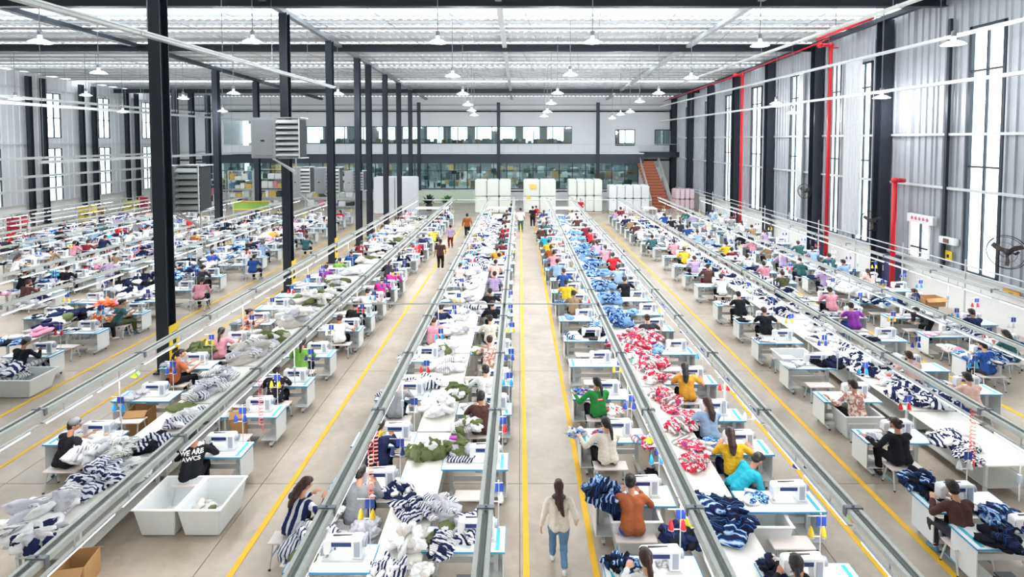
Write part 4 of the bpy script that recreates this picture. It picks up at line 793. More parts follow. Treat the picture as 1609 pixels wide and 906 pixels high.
# people seen: head pixel, line, shirt, hair, pose, trousers, extra words
E = {
 'R2left': [(1016, 876, 'white', 'ponytail', 0, 'black', 'brown ponytail'), (991, 756, 'rust', 'bun', 1, 'blue', 'dark bun, jeans'), (952, 664, 'cream', 'ponytail', 2, 'black', 'long ponytail'), (938, 600, 'green', 'ponytail', 2, 'black', 'red patch on the back'), (901, 460, 'tan', 'short', 0, 'black', ''), (889, 443, 'yellow', 'short', 3, 'blue', ''), (875, 410, 'pale blue', 'short', 0, 'black', ''), (871, 397, 'pink', 'bun', 1, 'black', ''), (865, 388, 'rust', 'short', 0, 'black', ''), (862, 379, 'yellow', 'short', 0, 'blue', ''), (858, 369, 'turquoise', 'short', 0, 'black', ''), (851, 357, 'brown', 'short', 0, 'black', '')],
 'R2right': [(1250, 886, 'black', 'low_tail', 1, 'black', 'hair clip'), (1147, 681, 'yellow print', 'long', 3, 'navy', 'long black ponytail'), (1110, 632, 'pale blue', 'long', 2, 'black', 'long loose black hair'), (1075, 577, 'amber', 'long', 3, 'black', 'long black ponytail'), (1018, 499, 'charcoal', 'bun', 3, 'tan', 'seated on a cream stool'), (982, 438, 'black', 'short', 3, 'black', 'broad shoulders'), (971, 419, 'pale blue', 'short', 1, 'navy', ''), (963, 400, 'red', 'short', 3, 'black', ''), (951, 388, 'pink', 'short', 0, 'black', ''), (935, 372, 'brown', 'short', 0, 'black', ''), (928, 363, 'red', 'short', 1, 'black', ''), (920, 354, 'maroon', 'short', 0, 'black', '')],
 'R1left': [(566, 742, 'grey', 'short', 1, 'black', 'hooded top'), (597, 668, 'navy', 'short', 1, 'navy', ''), (625, 600, 'grey', 'bun', 1, 'navy', ''), (682, 502, 'pink', 'short', 0, 'black', ''), (693, 482, 'navy', 'short', 1, 'navy', ''), (722, 416, 'peach', 'short', 0, 'black', '')],
 'R1right': [(756, 622, 'brown', 'short', 0, 'black', ''), (762, 580, 'white', 'short', 2, 'black', ''), (770, 533, 'pink floral', 'bun', 0, 'black', ''), (771, 500, 'cream', 'short', 0, 'black', ''), (774, 477, 'black', 'short', 0, 'black', ''), (770, 457, 'black', 'short', 3, 'black', ''), (777, 430, 'lilac', 'short', 0, 'black', ''), (778, 411, 'peach', 'short', 0, 'black', ''), (781, 391, 'amber', 'short', 0, 'black', '')],
 'L1right': [(313, 684, 'black', 'short', 1, 'black', 'white lettering on the back'), (437, 580, 'black floral', 'bun', 0, 'black', ''), (476, 537, 'bright green', 'ponytail', 0, 'navy', ''), (535, 499, 'white', 'bun', 3, 'black', ''), (558, 478, 'black', 'bun', 0, 'black', ''), (578, 457, 'white', 'bun', 3, 'black', ''), (600, 438, 'magenta', 'short', 0, 'black', ''), (617, 425, 'magenta', 'short', 1, 'black', ''), (634, 396, 'navy', 'short', 0, 'black', ''), (656, 380, 'red', 'short', 0, 'black', ''), (665, 370, 'navy', 'short', 0, 'black', ''), (681, 361, 'yellow', 'short', 0, 'black', ''), (700, 334, 'black', 'short', 0, 'black', '')],
 'L1left': [(116, 668, 'black', 'short', 4, 'black', 'grey cap'), (283, 555, 'rust', 'ponytail', 4, 'black', 'low ponytail'), (349, 520, 'pink', 'low_tail', 3, 'black', ''), (391, 490, 'orange print', 'bun', 4, 'white', ''), (512, 419, 'purple', 'bun', 0, 'black', ''), (533, 408, 'bright green', 'short', 0, 'black', ''), (553, 396, 'blue', 'short', 0, 'navy', ''), (568, 381, 'maroon', 'short', 0, 'black', ''), (588, 371, 'white', 'short', 0, 'black', '')],
 'R3left': [(1500, 766, 'brown', 'short', 1, 'charcoal', 'leaning on one elbow'), (1407, 665, 'black', 'bun', 2, 'black', 'wide black trousers'), (1340, 604, 'pink floral', 'short', 2, 'black', ''), (1200, 487, 'black', 'short', 3, 'black', ''), (1161, 462, 'black', 'bun', 3, 'black', ''), (1132, 434, 'white', 'short', 0, 'black', ''), (1111, 418, 'brown', 'bun', 0, 'maroon', ''), (1091, 405, 'lilac', 'short', 0, 'black', ''), (1075, 391, 'yellow', 'short', 0, 'black', ''), (1059, 379, 'pink', 'short', 0, 'black', ''), (1037, 365, 'grey', 'short', 0, 'black', '')],
 'R3right': [(1520, 592, 'peach', 'short', 0, 'blue', ''), (1428, 558, 'peach', 'short', 0, 'black', ''), (1337, 480, 'purple', 'bun', 3, 'blue', ''), (1303, 455, 'pink', 'bun', 0, 'black', ''), (1229, 429, 'olive', 'short', 0, 'black', ''), (1200, 414, 'pink', 'short', 0, 'black', ''), (1141, 382, 'yellow', 'short', 0, 'black', '')],
 'R4right': [(1582, 524, 'teal', 'long', 3, 'black', 'long dark hair'), (1526, 490, 'navy', 'short', 0, 'black', ''), (1437, 458, 'grey', 'low_tail', 2, 'black', ''), (1365, 426, 'peach', 'low_tail', 1, 'black', 'long dark hair'), (1325, 411, 'pale blue', 'short', 2, 'black', ''), (1302, 401, 'teal', 'short', 0, 'black', ''), (1254, 381, 'teal', 'short', 0, 'black', '')],
 'R4left': [(1545, 542, 'blue', 'short', 2, 'charcoal', 'bent low')],
 'L2right': [(39, 537, 'black', 'short', 1, 'black', 'black cap'), (192, 475, 'teal', 'bun', 4, 'olive', ''), (319, 440, 'pink', 'short', 5, 'black', 'hunched forward'), (399, 403, 'blue', 'short', 0, 'black', ''), (482, 372, 'teal', 'short', 0, 'black', '')],
 'L2left': [(334, 396, 'blue', 'short', 0, 'navy', ''), (394, 377, 'black', 'bun', 0, 'black', ''), (430, 361, 'amber', 'short', 0, 'black', '')],
 'L3right': [(44, 443, 'brown', 'short', 0, 'black', ''), (106, 421, 'black', 'short', 0, 'black', ''), (181, 398, 'tan', 'short', 0, 'black', ''), (306, 367, 'rust', 'short', 0, 'black', '')],
 'L4right': [(117, 381, 'pink', 'short', 0, 'black', ''), (300, 343, 'red', 'short', 0, 'black', '')], 'L4left': [(138, 379, 'maroon', 'short', 0, 'black', '')]}
fillc = ['white', 'white', 'white', 'black', 'grey', 'pale blue', 'navy', 'pink', 'lilac', 'cream', 'charcoal', 'maroon', 'white', 'teal', 'brown', 'red', 'blue', 'tan']
hw_ = {'short': 'short dark hair', 'bun': 'dark bun', 'ponytail': 'dark ponytail', 'long': 'long dark hair', 'low_tail': 'low dark ponytail'}
STN = 0; ntab = 0; LF = {}
NEAR = 27
for rn, words, sides, cx, cw, cz0 in ROWS:
    for side, tx, outer, z0 in sides:
        key = rn+side; lst = []
        for (x, y, top, hair, pose, bot, extra) in E.get(key, []):
            f = FIG[pose]; p = at_h(x, y, f['hc'].z*SC_P); py_ = p.y-f['hc'].y*SC_P; pxx = p.x-f['hc'].x*SC_P; lst.append((py_, pxx, (top, hair, pose, bot, extra), (x, y)))
        lst.sort(key=lambda q: q[0]); full = []; prev = z0-2.0
        for q in lst+[(51.0, None, None, None)]:
            gap = q[0]-prev; n = int(round(gap/2.05))-1
            for k in range(max(0, n)):
                yy = prev+(k+1)*gap/(n+1)
                if yy < 49.6: full.append((yy, None, None, None))
            if q[2]: full.append(q)
            prev = q[0]
        for i, (yy, pxx, inf, pix) in enumerate(full):
            rr = random.Random(STN*7+3); STN += 1; near = yy < NEAR; L = 1.6 if abs(cx) > 3 else 1.45; o_ = ORD[min(i, 25)]
            where = '%s from the front, %s side, %s' % (o_, side, words); where2 = '%s %s table, %s' % (o_, side, words)
            txx = tx if pxx is None else (tx*.5+(pxx+(.12 if outer > 0 else .02))*.5 if abs(pxx-tx) < 1.2 else tx)
            ty = yy+.63
            t = thing('sewing_table', 'white sewing table, '+where, 'table', (txx, ty, 0), 0, 'sewing tables in the rows'); ntab += 1
            spawn(TB[(L, outer, not near)], t)
            mxx = (pxx if pxx is not None else txx-.12)+.3; mxx = min(mxx, txx+L/2-.45)
            m_ = thing('sewing_machine', 'sewing machine on the '+where2, 'sewing machine', (mxx, ty+.02, TH+.001), 0, 'industrial sewing machines on the tables')
            th = THR[(STN*5+(1 if rn == 'R2' else 0)) % 6]; spawn(MT[not near], m_, {'thread_cone': [th], 'machine_body': [None, None, None, None, th]})
            occupied = inf is not None or (yy > 26 and rr.random() < .86)
            if not inf:
                px_ = txx-.12+rr.uniform(-.1, .1); inf2 = (rr.choice(fillc), rr.choice(['short', 'short', 'bun', 'ponytail']), rr.choice([0, 0, 1, 2, 3, 5]), rr.choice(['black', 'navy', 'black', 'charcoal', 'blue']), '')
            else: px_ = pxx; inf2 = inf
            bn = thing('work_bench', 'low white-topped bench at the '+where2, 'bench', (px_+.05, yy-.02, 0), 0, 'operator benches at the sewing tables'); spawn(BF if not near else BT, bn)
            if occupied:
                top, hair, pose, bot, extra = inf2
                desc = 'person in %s top, %s, seated at the %s' % (top, extra if extra else hw_[hair], where2)
                desc = desc.replace('seated at the', 'at' if len(desc.split()) > 17 else 'seated at'); 
                if len(desc.split()) > 16: desc = desc.replace(' of the centre aisle', ' of centre aisle')
                if len(desc.split()) > 16: desc = desc.replace('seated at ', 'at ')
                if len(desc.split()) > 16: desc = desc.replace(' table,', ',')
                if len(desc.split()) > 16 and extra: desc = desc.replace(', '+extra, '')
                if len(desc.split()) > 16: desc = desc.replace(', short dark hair', ', short hair')
                if len(desc.split()) > 16: desc = desc.replace(', short hair', '')
                hb = hairb if pix and pix[:2] in ((1016, 876), (1110, 632)) else None
                person((px_, yy, .0), FIG[pose], desc, top, bot, hair, near, {(313, 684): .35, (437, 580): .2, (116, 668): .15}.get(pix and tuple(pix[:2]), rr.uniform(-.12, .12)) if not (pix and pix[0] == 938) else 0, 'operators seated at the sewing machines', hat=(pix and pix[:2] in ((116, 668), (39, 537))), hairmat=hb)
                if pix and pix[:2] == (938, 600):
                    g = thing('back_patch', 'red and white lettered patch on the green top', 'patch', (px_, yy+.02, 1.02)); g.rotation_euler = (-.2, 0, .12)
                    link('patch', MB().box((0, -.175, 0), (.17, .012, .06)).mesh('patch', M('patch_red', 'c8323c', .6)), g); link('lettering', MB().box((-.05, -.184, 0), (.03, .006, .02)).box((-.01, -.184, 0), (.03, .006, .02)).box((.035, -.184, 0), (.04, .006, .02)).mesh('lettering', white), g)
            # piece of cloth being sewn
            if rr.random() < (.85 if yy < 40 else .35) and TH:
                pal = {'R2': ['r', 'r2', 'w', 'b'] if yy < 17 else ['b', 'sb', 'w', 'b2'], 'R1': ['w', 'ns', 'g', 'ol'], 'R3': ['nblot', 'w', 'ns', 'k'], 'R4': ['w', 'b', 'pk', 'n'], 'L1': ['g', 'w', 'gr', 'ns2']}.get(rn, ['w', 'n', 'g', 'w', 'ns2'])
                cs = [rr.choice(pal) for _ in range(3)]
                heap((txx-outer*rr.uniform(-.1, .1)-.42*(1 if outer > 0 else 1), ty+rr.uniform(-.05, .1), TH+.002), rr.uniform(.28, .42), cs, 'cloth piece left of the machine, '+where2, 'bit', .55, STN, None, 'cloth pieces by the machines', 'cloth', 'cloth_piece')
    # centre tables
    y = cz0; k = 0
    mT = MB().box((0, 1.18, .78), (cw, 2.34, .035)).mesh('tabletop', M('centre_top', 'edebe4', .4), bevel=.008)
    lg = MB().box((0, 0, .38), (.06, .06, .76)).mesh('leg', alu); sf = MB().box((0, 1.18, .25), (cw-.1, 2.2, .025)).mesh('lower_shelf', M('shelf_grey', 'b9bab6', .6))
    while y < 49:
        o = thing('centre_table', 'long white middle table, %s from the front, %s' % (ORD[min(k, 25)], words), 'table', (cx, y, 0), 0, 'middle tables between the machines')
        link('tabletop', mT, o)
        if y < 40: link('lower_shelf', sf, o)
        if y < 36:
            for s in (-1, 1):
                for t_ in (.12, 2.24): link('leg', lg, o, (s*(cw/2-.08), t_, 0))
        else: link('leg_frame', MB().box((-cw/2+.08, 1.2, .38), (.06, 2.1, .76)).box((cw/2-.08, 1.2, .38), (.06, 2.1, .76)).mesh('leg_frame', alu) if k < 0 else LF.setdefault(cw, MB().box((0, .15, .38), (cw-.1, .06, .76)).box((0, 2.2, .38), (cw-.1, .06, .76)).box((0, 1.2, .2), (.06, 2.0, .06)).mesh('leg_frame', alu)), o)
        y += 2.4; k += 1
# ------------------------------------------------------------------ garment heaps placed where they lie
HZ = .80
def hp(x, y, wpx, cols, label, kind=None, h=1.0, z=HZ, seed=None, rz=None):
    p = at_h(x, y, z+.12); size = wpx*p.y/F/1.25; hcount['n'] = hcount.get('n', 0)+1
    return heap((p.x, p.y, z), size, cols, label, kind, h, hcount['n'] if seed is None else seed, rz)
HL = [
 (152, 748, 62, 'ns ns ns2', 'heap of navy and white striped garments beside the rail, left foreground'), (150, 706, 52, 'wg w g', 'rounded pile of pale grey striped cloth behind the navy striped heap'), (72, 808, 78, 'g wg w', 'large pale grey crumpled garment heap at the left edge'), (62, 838, 50, 'w n g', 'grey garments with a navy piece on the near left table'),
 (190, 702, 42, 'pl pl w', 'checked white cloth bundle near the capped worker'), (243, 692, 38, 'ns ns k', 'navy and white zebra striped bundle right of the checked one'), (215, 735, 42, 'wg g w', 'pale green-grey cloth bundle in front of the checked one'), (293, 655, 40, 'ns2 w w', 'white and navy folded garments under the rail'), (285, 633, 36, 'ol ol ol', 'flat olive green cloth panel on the machine bed', 'flat'),
 (325, 610, 44, 'wg ns2 g', 'grey and navy heap behind the olive panel'), (345, 588, 36, 'g wg w', 'grey cloth heap by the rust-topped worker'), (393, 552, 52, 'gr g wg', 'wide taupe and grey heap in the second row left'), (425, 535, 44, 'ol gr w', 'taupe and olive heap further along the second row left'), (462, 500, 46, 'w gr g', 'long white-grey heap in the second row left'), (498, 470, 44, 'gr w ol', 'olive-tinged pale heap in the second row left'), (530, 445, 38, 'w ol g', 'pale heap with olive, mid second row left'),
 (556, 425, 34, 'w w g', 'white heap left of the magenta tops'), (575, 408, 30, 'gr w ol', 'cream heap beyond the magenta tops'), (598, 390, 28, 'w g w', 'white heap by the maroon top'), (618, 375, 26, 'ol w gr', 'pale olive heap deeper in the second row left'), (640, 360, 24, 'w w gr', 'small white heap deep in the second row left'), (318, 545, 30, 'ol ol ol', 'olive bundle beside the pink-topped worker'),
 (690, 636, 44, 'w w w', 'big bright white cloth ball in the row left of the aisle'), (668, 598, 34, 'ns w w', 'white cloth with navy stripes behind the white ball'), (720, 612, 34, 'ol ol w', 'olive garment bundle right of the white ball'), (672, 705, 46, 'ol ol w', 'large olive and white garment heap on the middle table'), (722, 700, 36, 'ol g ol', 'olive bundle draped at the table edge'), (733, 665, 34, 'w ol wg', 'white and green striped garment on the right table'),
 (640, 795, 42, 'ns ns n', 'navy and white striped fan of garments, row left of aisle'), (625, 762, 34, 'n ns w', 'dark navy garments in front of the hooded worker'), (690, 795, 48, 'g wg ns2', 'grey and navy ribbed garment heap, row left of aisle'), (738, 825, 46, 'g ns wg', 'grey heap with navy stripes at the right table'), (640, 842, 44, 'w gr w', 'cream bunched garments on the near middle table'), (695, 850, 42, 'ns n wg', 'navy printed heap next to the cream bunch'), (612, 885, 38, 'ns ns w', 'navy striped pile at the bottom of the middle table'), (660, 893, 34, 'w gr w', 'white pile at the very bottom of the middle table'),
 (705, 572, 38, 'w wg w', 'white and grey heap behind the white-topped worker'), (700, 545, 36, 'w w ol', 'white heap with olive folds, mid row left of aisle'), (710, 518, 34, 'w g w', 'white heap beside the cream top'), (720, 492, 30, 'w w g', 'white heap between the black tops'), (728, 468, 28, 'g w w', 'grey-white heap by the farther black top'), (735, 446, 26, 'w ns w', 'white heap near the lilac top'), (742, 425, 26, 'w g w', 'white heap near the peach top'), (748, 403, 24, 'w n w', 'white and navy heap near the amber top'), (752, 386, 22, 'n ns n', 'navy heap deep in the row left of aisle'), (756, 370, 20, 'n b w', 'small navy heap deeper in the row left of aisle'),
 (1138, 815, 66, 'db b2 db', 'large navy and bright blue trimmed heap on the middle table'), (1072, 838, 46, 'n db k', 'dark navy heap beside the rust-topped worker'), (1105, 790, 40, 'k db n', 'black and blue garments at the middle table edge'), (1040, 610, 34, 'r r2 w', 'red and pink printed garments behind the rail', 'flat'), (1060, 640, 36, 'r r r2', 'red printed stack with blue panel', 'flat'), (1070, 665, 38, 'r2 r r', 'crumpled red and white printed garments'), (1082, 692, 44, 'r r2 r', 'red printed stack nearest the bare table', 'flat'), (1028, 590, 30, 'r r2 w', 'pink-red garments by the amber-topped worker'),
 (990, 545, 44, 'r r2 r', 'bright red heap trailing off the middle table'), (1005, 560, 34, 'r2 r w', 'red and white garments beside the red heap'), (965, 503, 42, 'b sb b2', 'blue printed heap before the red one'), (945, 510, 28, 'b b2 b', 'blue heap left of the rail'), (955, 470, 32, 'b sb b', 'blue heap right of the black top'), (945, 448, 30, 'b b2 sb', 'blue heap beside the broad-shouldered worker'), (938, 428, 28, 'sb b b', 'sky blue heap by the pale blue top'), (930, 412, 26, 'b b sb', 'blue heap left of the red top'), (924, 398, 24, 'sb b b2', 'blue heap left of the pink top'), (916, 386, 22, 'b sb b', 'blue heap left of the brown top'), (908, 374, 20, 'sb sb b', 'small sky blue heap deep in the row'), (902, 364, 18, 'b sb w', 'smallest blue heap deep in the row'),
 (1358, 572, 54, 'nblot nblot w', 'navy and white printed heap in the second row right'), (1440, 622, 56, 'nblot nblot ns', 'large navy blotched heap on the middle table, second row right'), (1408, 600, 34, 'w nblot w', 'white printed garments before the large blotched heap'), (1300, 567, 32, 'k k n', 'black garments on the bare sewing table'), (1390, 588, 26, 'or w w', 'orange bundle on top of the printed heap'), (1498, 690, 44, 'nblot w ns', 'navy and white printed garments draped at the table edge'), (1520, 712, 30, 'ns ns nblot', 'striped garments on the long bare table'), (1585, 815, 52, 'b2 db b', 'bright blue garment heap at the right edge'), (1572, 838, 40, 'db n k', 'navy garments with white trim beside the brown top'), (1447, 752, 42, 'db b2 k', 'blue and navy garments on the table corner'),
 (1330, 548, 30, 'ns w nblot', 'navy striped pieces mid second row right'), (1290, 512, 34, 'w nblot w', 'white and navy heap behind the black tops'), (1260, 485, 34, 'nblot w w', 'navy and white heap right of the far black top'), (1235, 460, 30, 'w n w', 'white heap by the white top'), (1205, 440, 28, 'w ns w', 'white heap mid second row right'), (1180, 424, 26, 'b w n', 'blue and white heap right of the lilac top'), (1150, 405, 24, 'w w n', 'white heap right of the yellow top'), (1120, 388, 22, 'w g n', 'pale heap deep in the second row right'), (1095, 372, 20, 'w w g', 'small pale heap deep in the second row right'),
 (1340, 455, 44, 'w wg w', 'wide white heap beside the pink top, right half'), (1395, 475, 30, 'n b w', 'navy bundle on the cart near the right wall'), (1298, 432, 28, 'w w gr', 'white heap by the olive top'), (1560, 562, 36, 'b ns b', 'blue and white garments on the right wall row'), (1490, 540, 26, 'pk w r2', 'pink and white pieces on the right wall row', 'flat'), (1250, 405, 24, 'w sb w', 'white heap deep in the right wall row'),
 (949, 780, 48, 'b2 db b', 'tall blue and navy garment heap left of the rust top', None, 1.5), (1046, 870, 30, 'w g w', 'pale folded cloth by the bottom machine'), (975, 880, 36, 'db b2 k', 'blue and navy piece on the bottom table'), (1215, 890, 36, 'k n k', 'dark garment beside the bottom right worker'), (930, 521, 26, 'k k k', 'black bag on the sewing table left of the rail'), (1026, 742, 22, 'k n k', 'dark bag on the floor right of the cream top', None, 1.0, .05), (905, 675, 22, 'g w b', 'multicolour trims on the table by the cream top'),
 (60, 590, 1, 'g g g', ''),
 (100, 500, 44, 'n ol w', 'navy and green heap in the third row left'), (140, 492, 32, 'w k g', 'grey and black heap near the orange top'), (60, 475, 34, 'w n g', 'white and navy heap at the left edge'), (166, 478, 26, 'or pk or', 'bright orange bundle beside the teal top'), (205, 450, 34, 'n w k', 'dark heap mid third row left'), (250, 430, 30, 'w g n', 'pale heap left of the nearest column'), (290, 412, 30, 'n k w', 'navy heap right of the nearest column'), (330, 405, 26, 'w n g', 'pale heap mid third row left'), (370, 388, 26, 'n w b', 'navy heap deeper third row left'), (420, 370, 24, 'w y w', 'white heap with yellow deep third row left'), (460, 355, 22, 'w n w', 'white heap deepest third row left'),
 (90, 432, 30, 'n w tq', 'navy and turquoise heap in the fourth row left'), (150, 412, 34, 'w gr w', 'cream heap near the tan top'), (230, 385, 28, 'n b w', 'navy heap in the fourth row left'), (270, 372, 24, 'w w b', 'white heap in the fourth row left'), (350, 352, 24, 'sb n w', 'blue heap deep fourth row left'), (60, 405, 30, 'w g w', 'pale heap fifth row left'), (170, 372, 24, 'tq w n', 'turquoise heap fifth row left'), (240, 355, 22, 'w b w', 'white heap fifth row left')]
for q in HL:
    x, y, w, cols, lab = q[:5]; kd = q[5] if len(q) > 5 else None
    if not lab: continue
    hh = q[6] if len(q) > 6 else 1.0; zz = q[7] if len(q) > 7 else HZ
    near = at_h(x, y, .9).y < 26
    hp(x, y, w, cols.split(), lab, kd or (None if near else 'small'), hh if near else .8, zz)
# smaller piles along the rest of the middle tables, each its own heap
rr = random.Random(5); HP = [(o.location.x, o.location.y) for o in COL.objects if o.name.startswith('garment_heap')]
for rn, words, sides, cx, cw, cz0 in ROWS:
    y = max(cz0, 15.5); k = 0
    while y < 48.5:
        pal = {'R2': ['b', 'sb', 'w', 'b2'] if y > 20 else ['r', 'r2', 'w'], 'R1': ['w', 'ns', 'g', 'wg', 'n'], 'L1': ['w', 'ol', 'gr', 'wg', 'k'], 'R3': ['w', 'nblot', 'n', 'ns', 'nblot'], 'R4': ['w', 'b', 'n', 'ns']}.get(rn, ['w', 'n', 'b', 'ns', 'g', 'pk', 'k', 'nblot'])
        x_ = cx+rr.uniform(-.2, .2)
        if y > 31 or all((x_-p_)**2+(y-q_)**2 > .9 for p_, q_ in HP):
            heap((x_, y, HZ), rr.uniform(.45, .7), [rr.choice(pal) for _ in range(3)], 'small mixed garment pile, %s from the front, %s' % (ORD[min(k, 25)], words), 'small', .8, k, None, 'small garment piles on the middle tables'); k += 1
        y += rr.uniform(1.2, 1.9)
# ------------------------------------------------------------------ plastic tubs
def tub(x0, y0, w, d, h, label, rz=0, base=(.80, .86), loc=None, group='white plastic tubs'):
    o = thing('plastic_tub', label, 'tub', (x0, y0, 0), rz, group)
    def ringv(sx_, sy_, z): return [(-sx_, -sy_, z), (sx_, -sy_, z), (sx_, sy_, z), (-sx_, sy_, z)]
    b = base[0]; V_ = ringv(w/2*b, d/2*b, .02)+ringv(w/2, d/2, h)+ringv(w/2-.03, d/2-.03, h)+ringv(w/2*b-.03, d/2*b-.03, .06)
    f = [(3, 2, 1, 0)]+[(i, (i+1) % 4, 4+(i+1) % 4, 4+i) for i in range(4)]+[(4+i, 4+(i+1) % 4, 8+(i+1) % 4, 8+i) for i in range(4)]+[(8+i, 8+(i+1) % 4, 12+(i+1) % 4, 12+i) for i in range(4)]+[(12, 13, 14, 15)]
    link('shell', MB().add(V_, f).mesh('shell', tub_mat, bevel=.012), o)
    r_ = MB().box((0, -d/2, h), (w+.06, .05, .03)).box((0, d/2, h), (w+.06, .05, .03)).box((-w/2, 0, h), (.05, d, .03)).box((w/2, 0, h), (.05, d, .03)).mesh('rim', white, bevel=.01); link('rim', r_, o); return o
p = at_h(240, 848, 0); tub(p.x+.04, p.y+.52, .84, 1.06, .62, 'empty white plastic tub on the floor, left one of the pair')
q = at_h(300, 848, 0); tub(p.x+.93, p.y+.52, .86, 1.06, .62, 'white plastic tub with camouflage scraps inside, right one of the pair')
hp(318, 790, 30, ['gr', 'ol', 'wg'], 'grey and olive scraps inside the right tub of the pair', 'small', .9, .3)
p = at_h(1255, 593, 0); tub(p.x, p.y+.35, 1.15, .9, .68, 'empty white plastic tub beside the second row right tables')
p = at_h(24, 628, 0); tub(p.x-.2, p.y+.5, 1.35, 1.0, .6, 'white plastic tub full of striped garments at the left edge'); hp(22, 585, 60, ['wg', 'ns', 'g'], 'grey and black striped garments filling the left edge tub', None, .9, .35)
p = at_h(1360, 690, 0); tub(p.x-.1, p.y+.25, 1.0, .7, .66, 'white plastic tub behind the black-topped worker on the right')
p = at_h(1010, 872, .45); tub(p.x, p.y+.75, .95, .55, .72, 'white plastic tub behind the bottom worker right of the aisle')
p = at_h(1215, 862, .5); tub(p.x, p.y+.55, 1.0, .6, .72, 'grey-white tub with green card by the blue heap'); 
p = at_h(520, 905, .3); tub(p.x-.25, p.y+.4, 1.1, 1.1, .62, 'white tub under the grey garment heap, bottom left of the aisle row'); hp(487, 862, 66, ['wg', 'g', 'ns2'], 'huge grey and blue-grey garment heap overflowing the bottom tub', None, 1.5, .55); hp(520, 800, 34, ['gr', 'w', 'wg'], 'pale grey cloth heap in front of the striped-top worker', None, 1.1, .75); hp(570, 842, 44, ['g', 'g', 'g'], 'plain light grey cloth hanging in heavy folds', None, 1.5, .45)
p = at_h(85, 890, .3); o = thing('cardboard_box', 'open brown cardboard box under the bottom left rail', 'box', (at_h(120, 895, .25).x, at_h(120, 895, .25).y, 0), .2)
def carton(o, w, d, h):
    link('box_body', MB().box((0, -d/2, h/2), (w, .015, h)).box((0, d/2, h/2), (w, .015, h)).box((-w/2, 0, h/2), (.015, d, h)).box((w/2, 0, h/2), (.015, d, h)).box((0, 0, .01), (w, d, .02)).mesh('box_body', cardboard), o)
    link('flap', MB().box((0, 0, 0), (w, .2, .012), mat=Matrix.Rotation(.7, 4, 'X')).mesh('flap', cardboard), o, (0, -d/2-.07, h-.05)); link('flap', MB().box((0, 0, 0), (w, .2, .012), mat=Matrix.Rotation(-.7, 4, 'X')).mesh('flap', cardboard), o, (0, d/2+.07, h-.05))
carton(o, .5, .5, .45)
p = at_h(222, 655, .35); o = thing('cardboard_box', 'open brown cardboard box on the shelf below the olive panel', 'box', (p.x, p.y, 0), .1); carton(o, .55, .4, .62)
p = at_h(365, 655, .9); o = thing('cardboard_box', 'small brown carton beside the lettered black top', 'box', (p.x, p.y+.3, 0), .3); carton(o, .35, .3, .95)
p = at_h(1506, 480, .8); o = thing('cardboard_box', 'large brown cardboard box on a table by the right wall', 'box', (17.9, p.y, TH+.005), .1); carton(o, .95, .5, .36)
t = thing('sewing_table', 'white sewing table nearest the viewer at the bottom right corner', 'table', (8.85, 9.3, 0), 0, 'sewing tables in the rows'); spawn(TB[(1.6, -1, False)], t)
m_ = thing('sewing_machine', 'sewing machine on the table at the bottom right corner', 'sewing machine', (9.25, 9.32, TH+.001), 0, 'industrial sewing machines on the tables'); spawn(MT[False], m_, {'thread_cone': [THR[0]]})
o = heap((8.5, 9.12, TH+.003), .34, ['k', 'k', 'k'], 'long black garment lying across the bottom right table', 'bit', .5, 3, -.6)
for x, y, w, cols, lab in [(1010, 528, 36, 'r r2 r', 'red printed garments at the back of the red run'), (1025, 572, 38, 'r2 r r', 'red and white garments in the middle of the red run'), (1046, 622, 36, 'r r2 r', 'crumpled red garments left of the long-haired worker'), (1092, 722, 34, 'r r r2', 'red garments hanging toward the yellow printed top'), (1012, 688, 26, 'r r2 sb', 'red and white cloth bundle left of the rail'), (965, 640, 20, 'r w r2', 'red strips beside the green top')]: hp(x, y, w, cols.split(), lab)
# loose bits
def card(x, y, z, w, h, c, lab, nm='paper_card'):
    p = at_h(x, y, z); o = link(nm, MB().box((0, 0, .03), (w, h, .06)).mesh(nm, M('cardc'+c, c, .6), bevel=.01), None, p); tag(o, lab, 'card')
for i, (x, y, col_, lab) in enumerate([(583, 765, 'ff7a62', 'coral red coiled air hose hanging by the hooded worker'), (590, 712, 'ff8d78', 'salmon coiled air hose hanging in front of the navy top'), (410, 655, 'f77f86', 'pink coiled air hose hanging right of the lettered top'), (1527, 710, 'ef5a45', 'orange coiled hose hanging over the right tables')]):
    p = at_h(x, y, 1.2); pts = [(.05*math.cos(k*.9), .05*math.sin(k*.9), 1.33-k*.012) for k in range(98)]
    o = thing('air_hose', lab, 'hose', (p.x, p.y, .85)); link('coil', MB().path(pts, .009, 5).mesh('coil', M('hose'+col_, col_, .5)), o); link('nozzle', MB().tube((.05, 0, .16), (.05, 0, .02), .022, .015).mesh('nozzle', M('hose'+col_, col_, .5)), o)
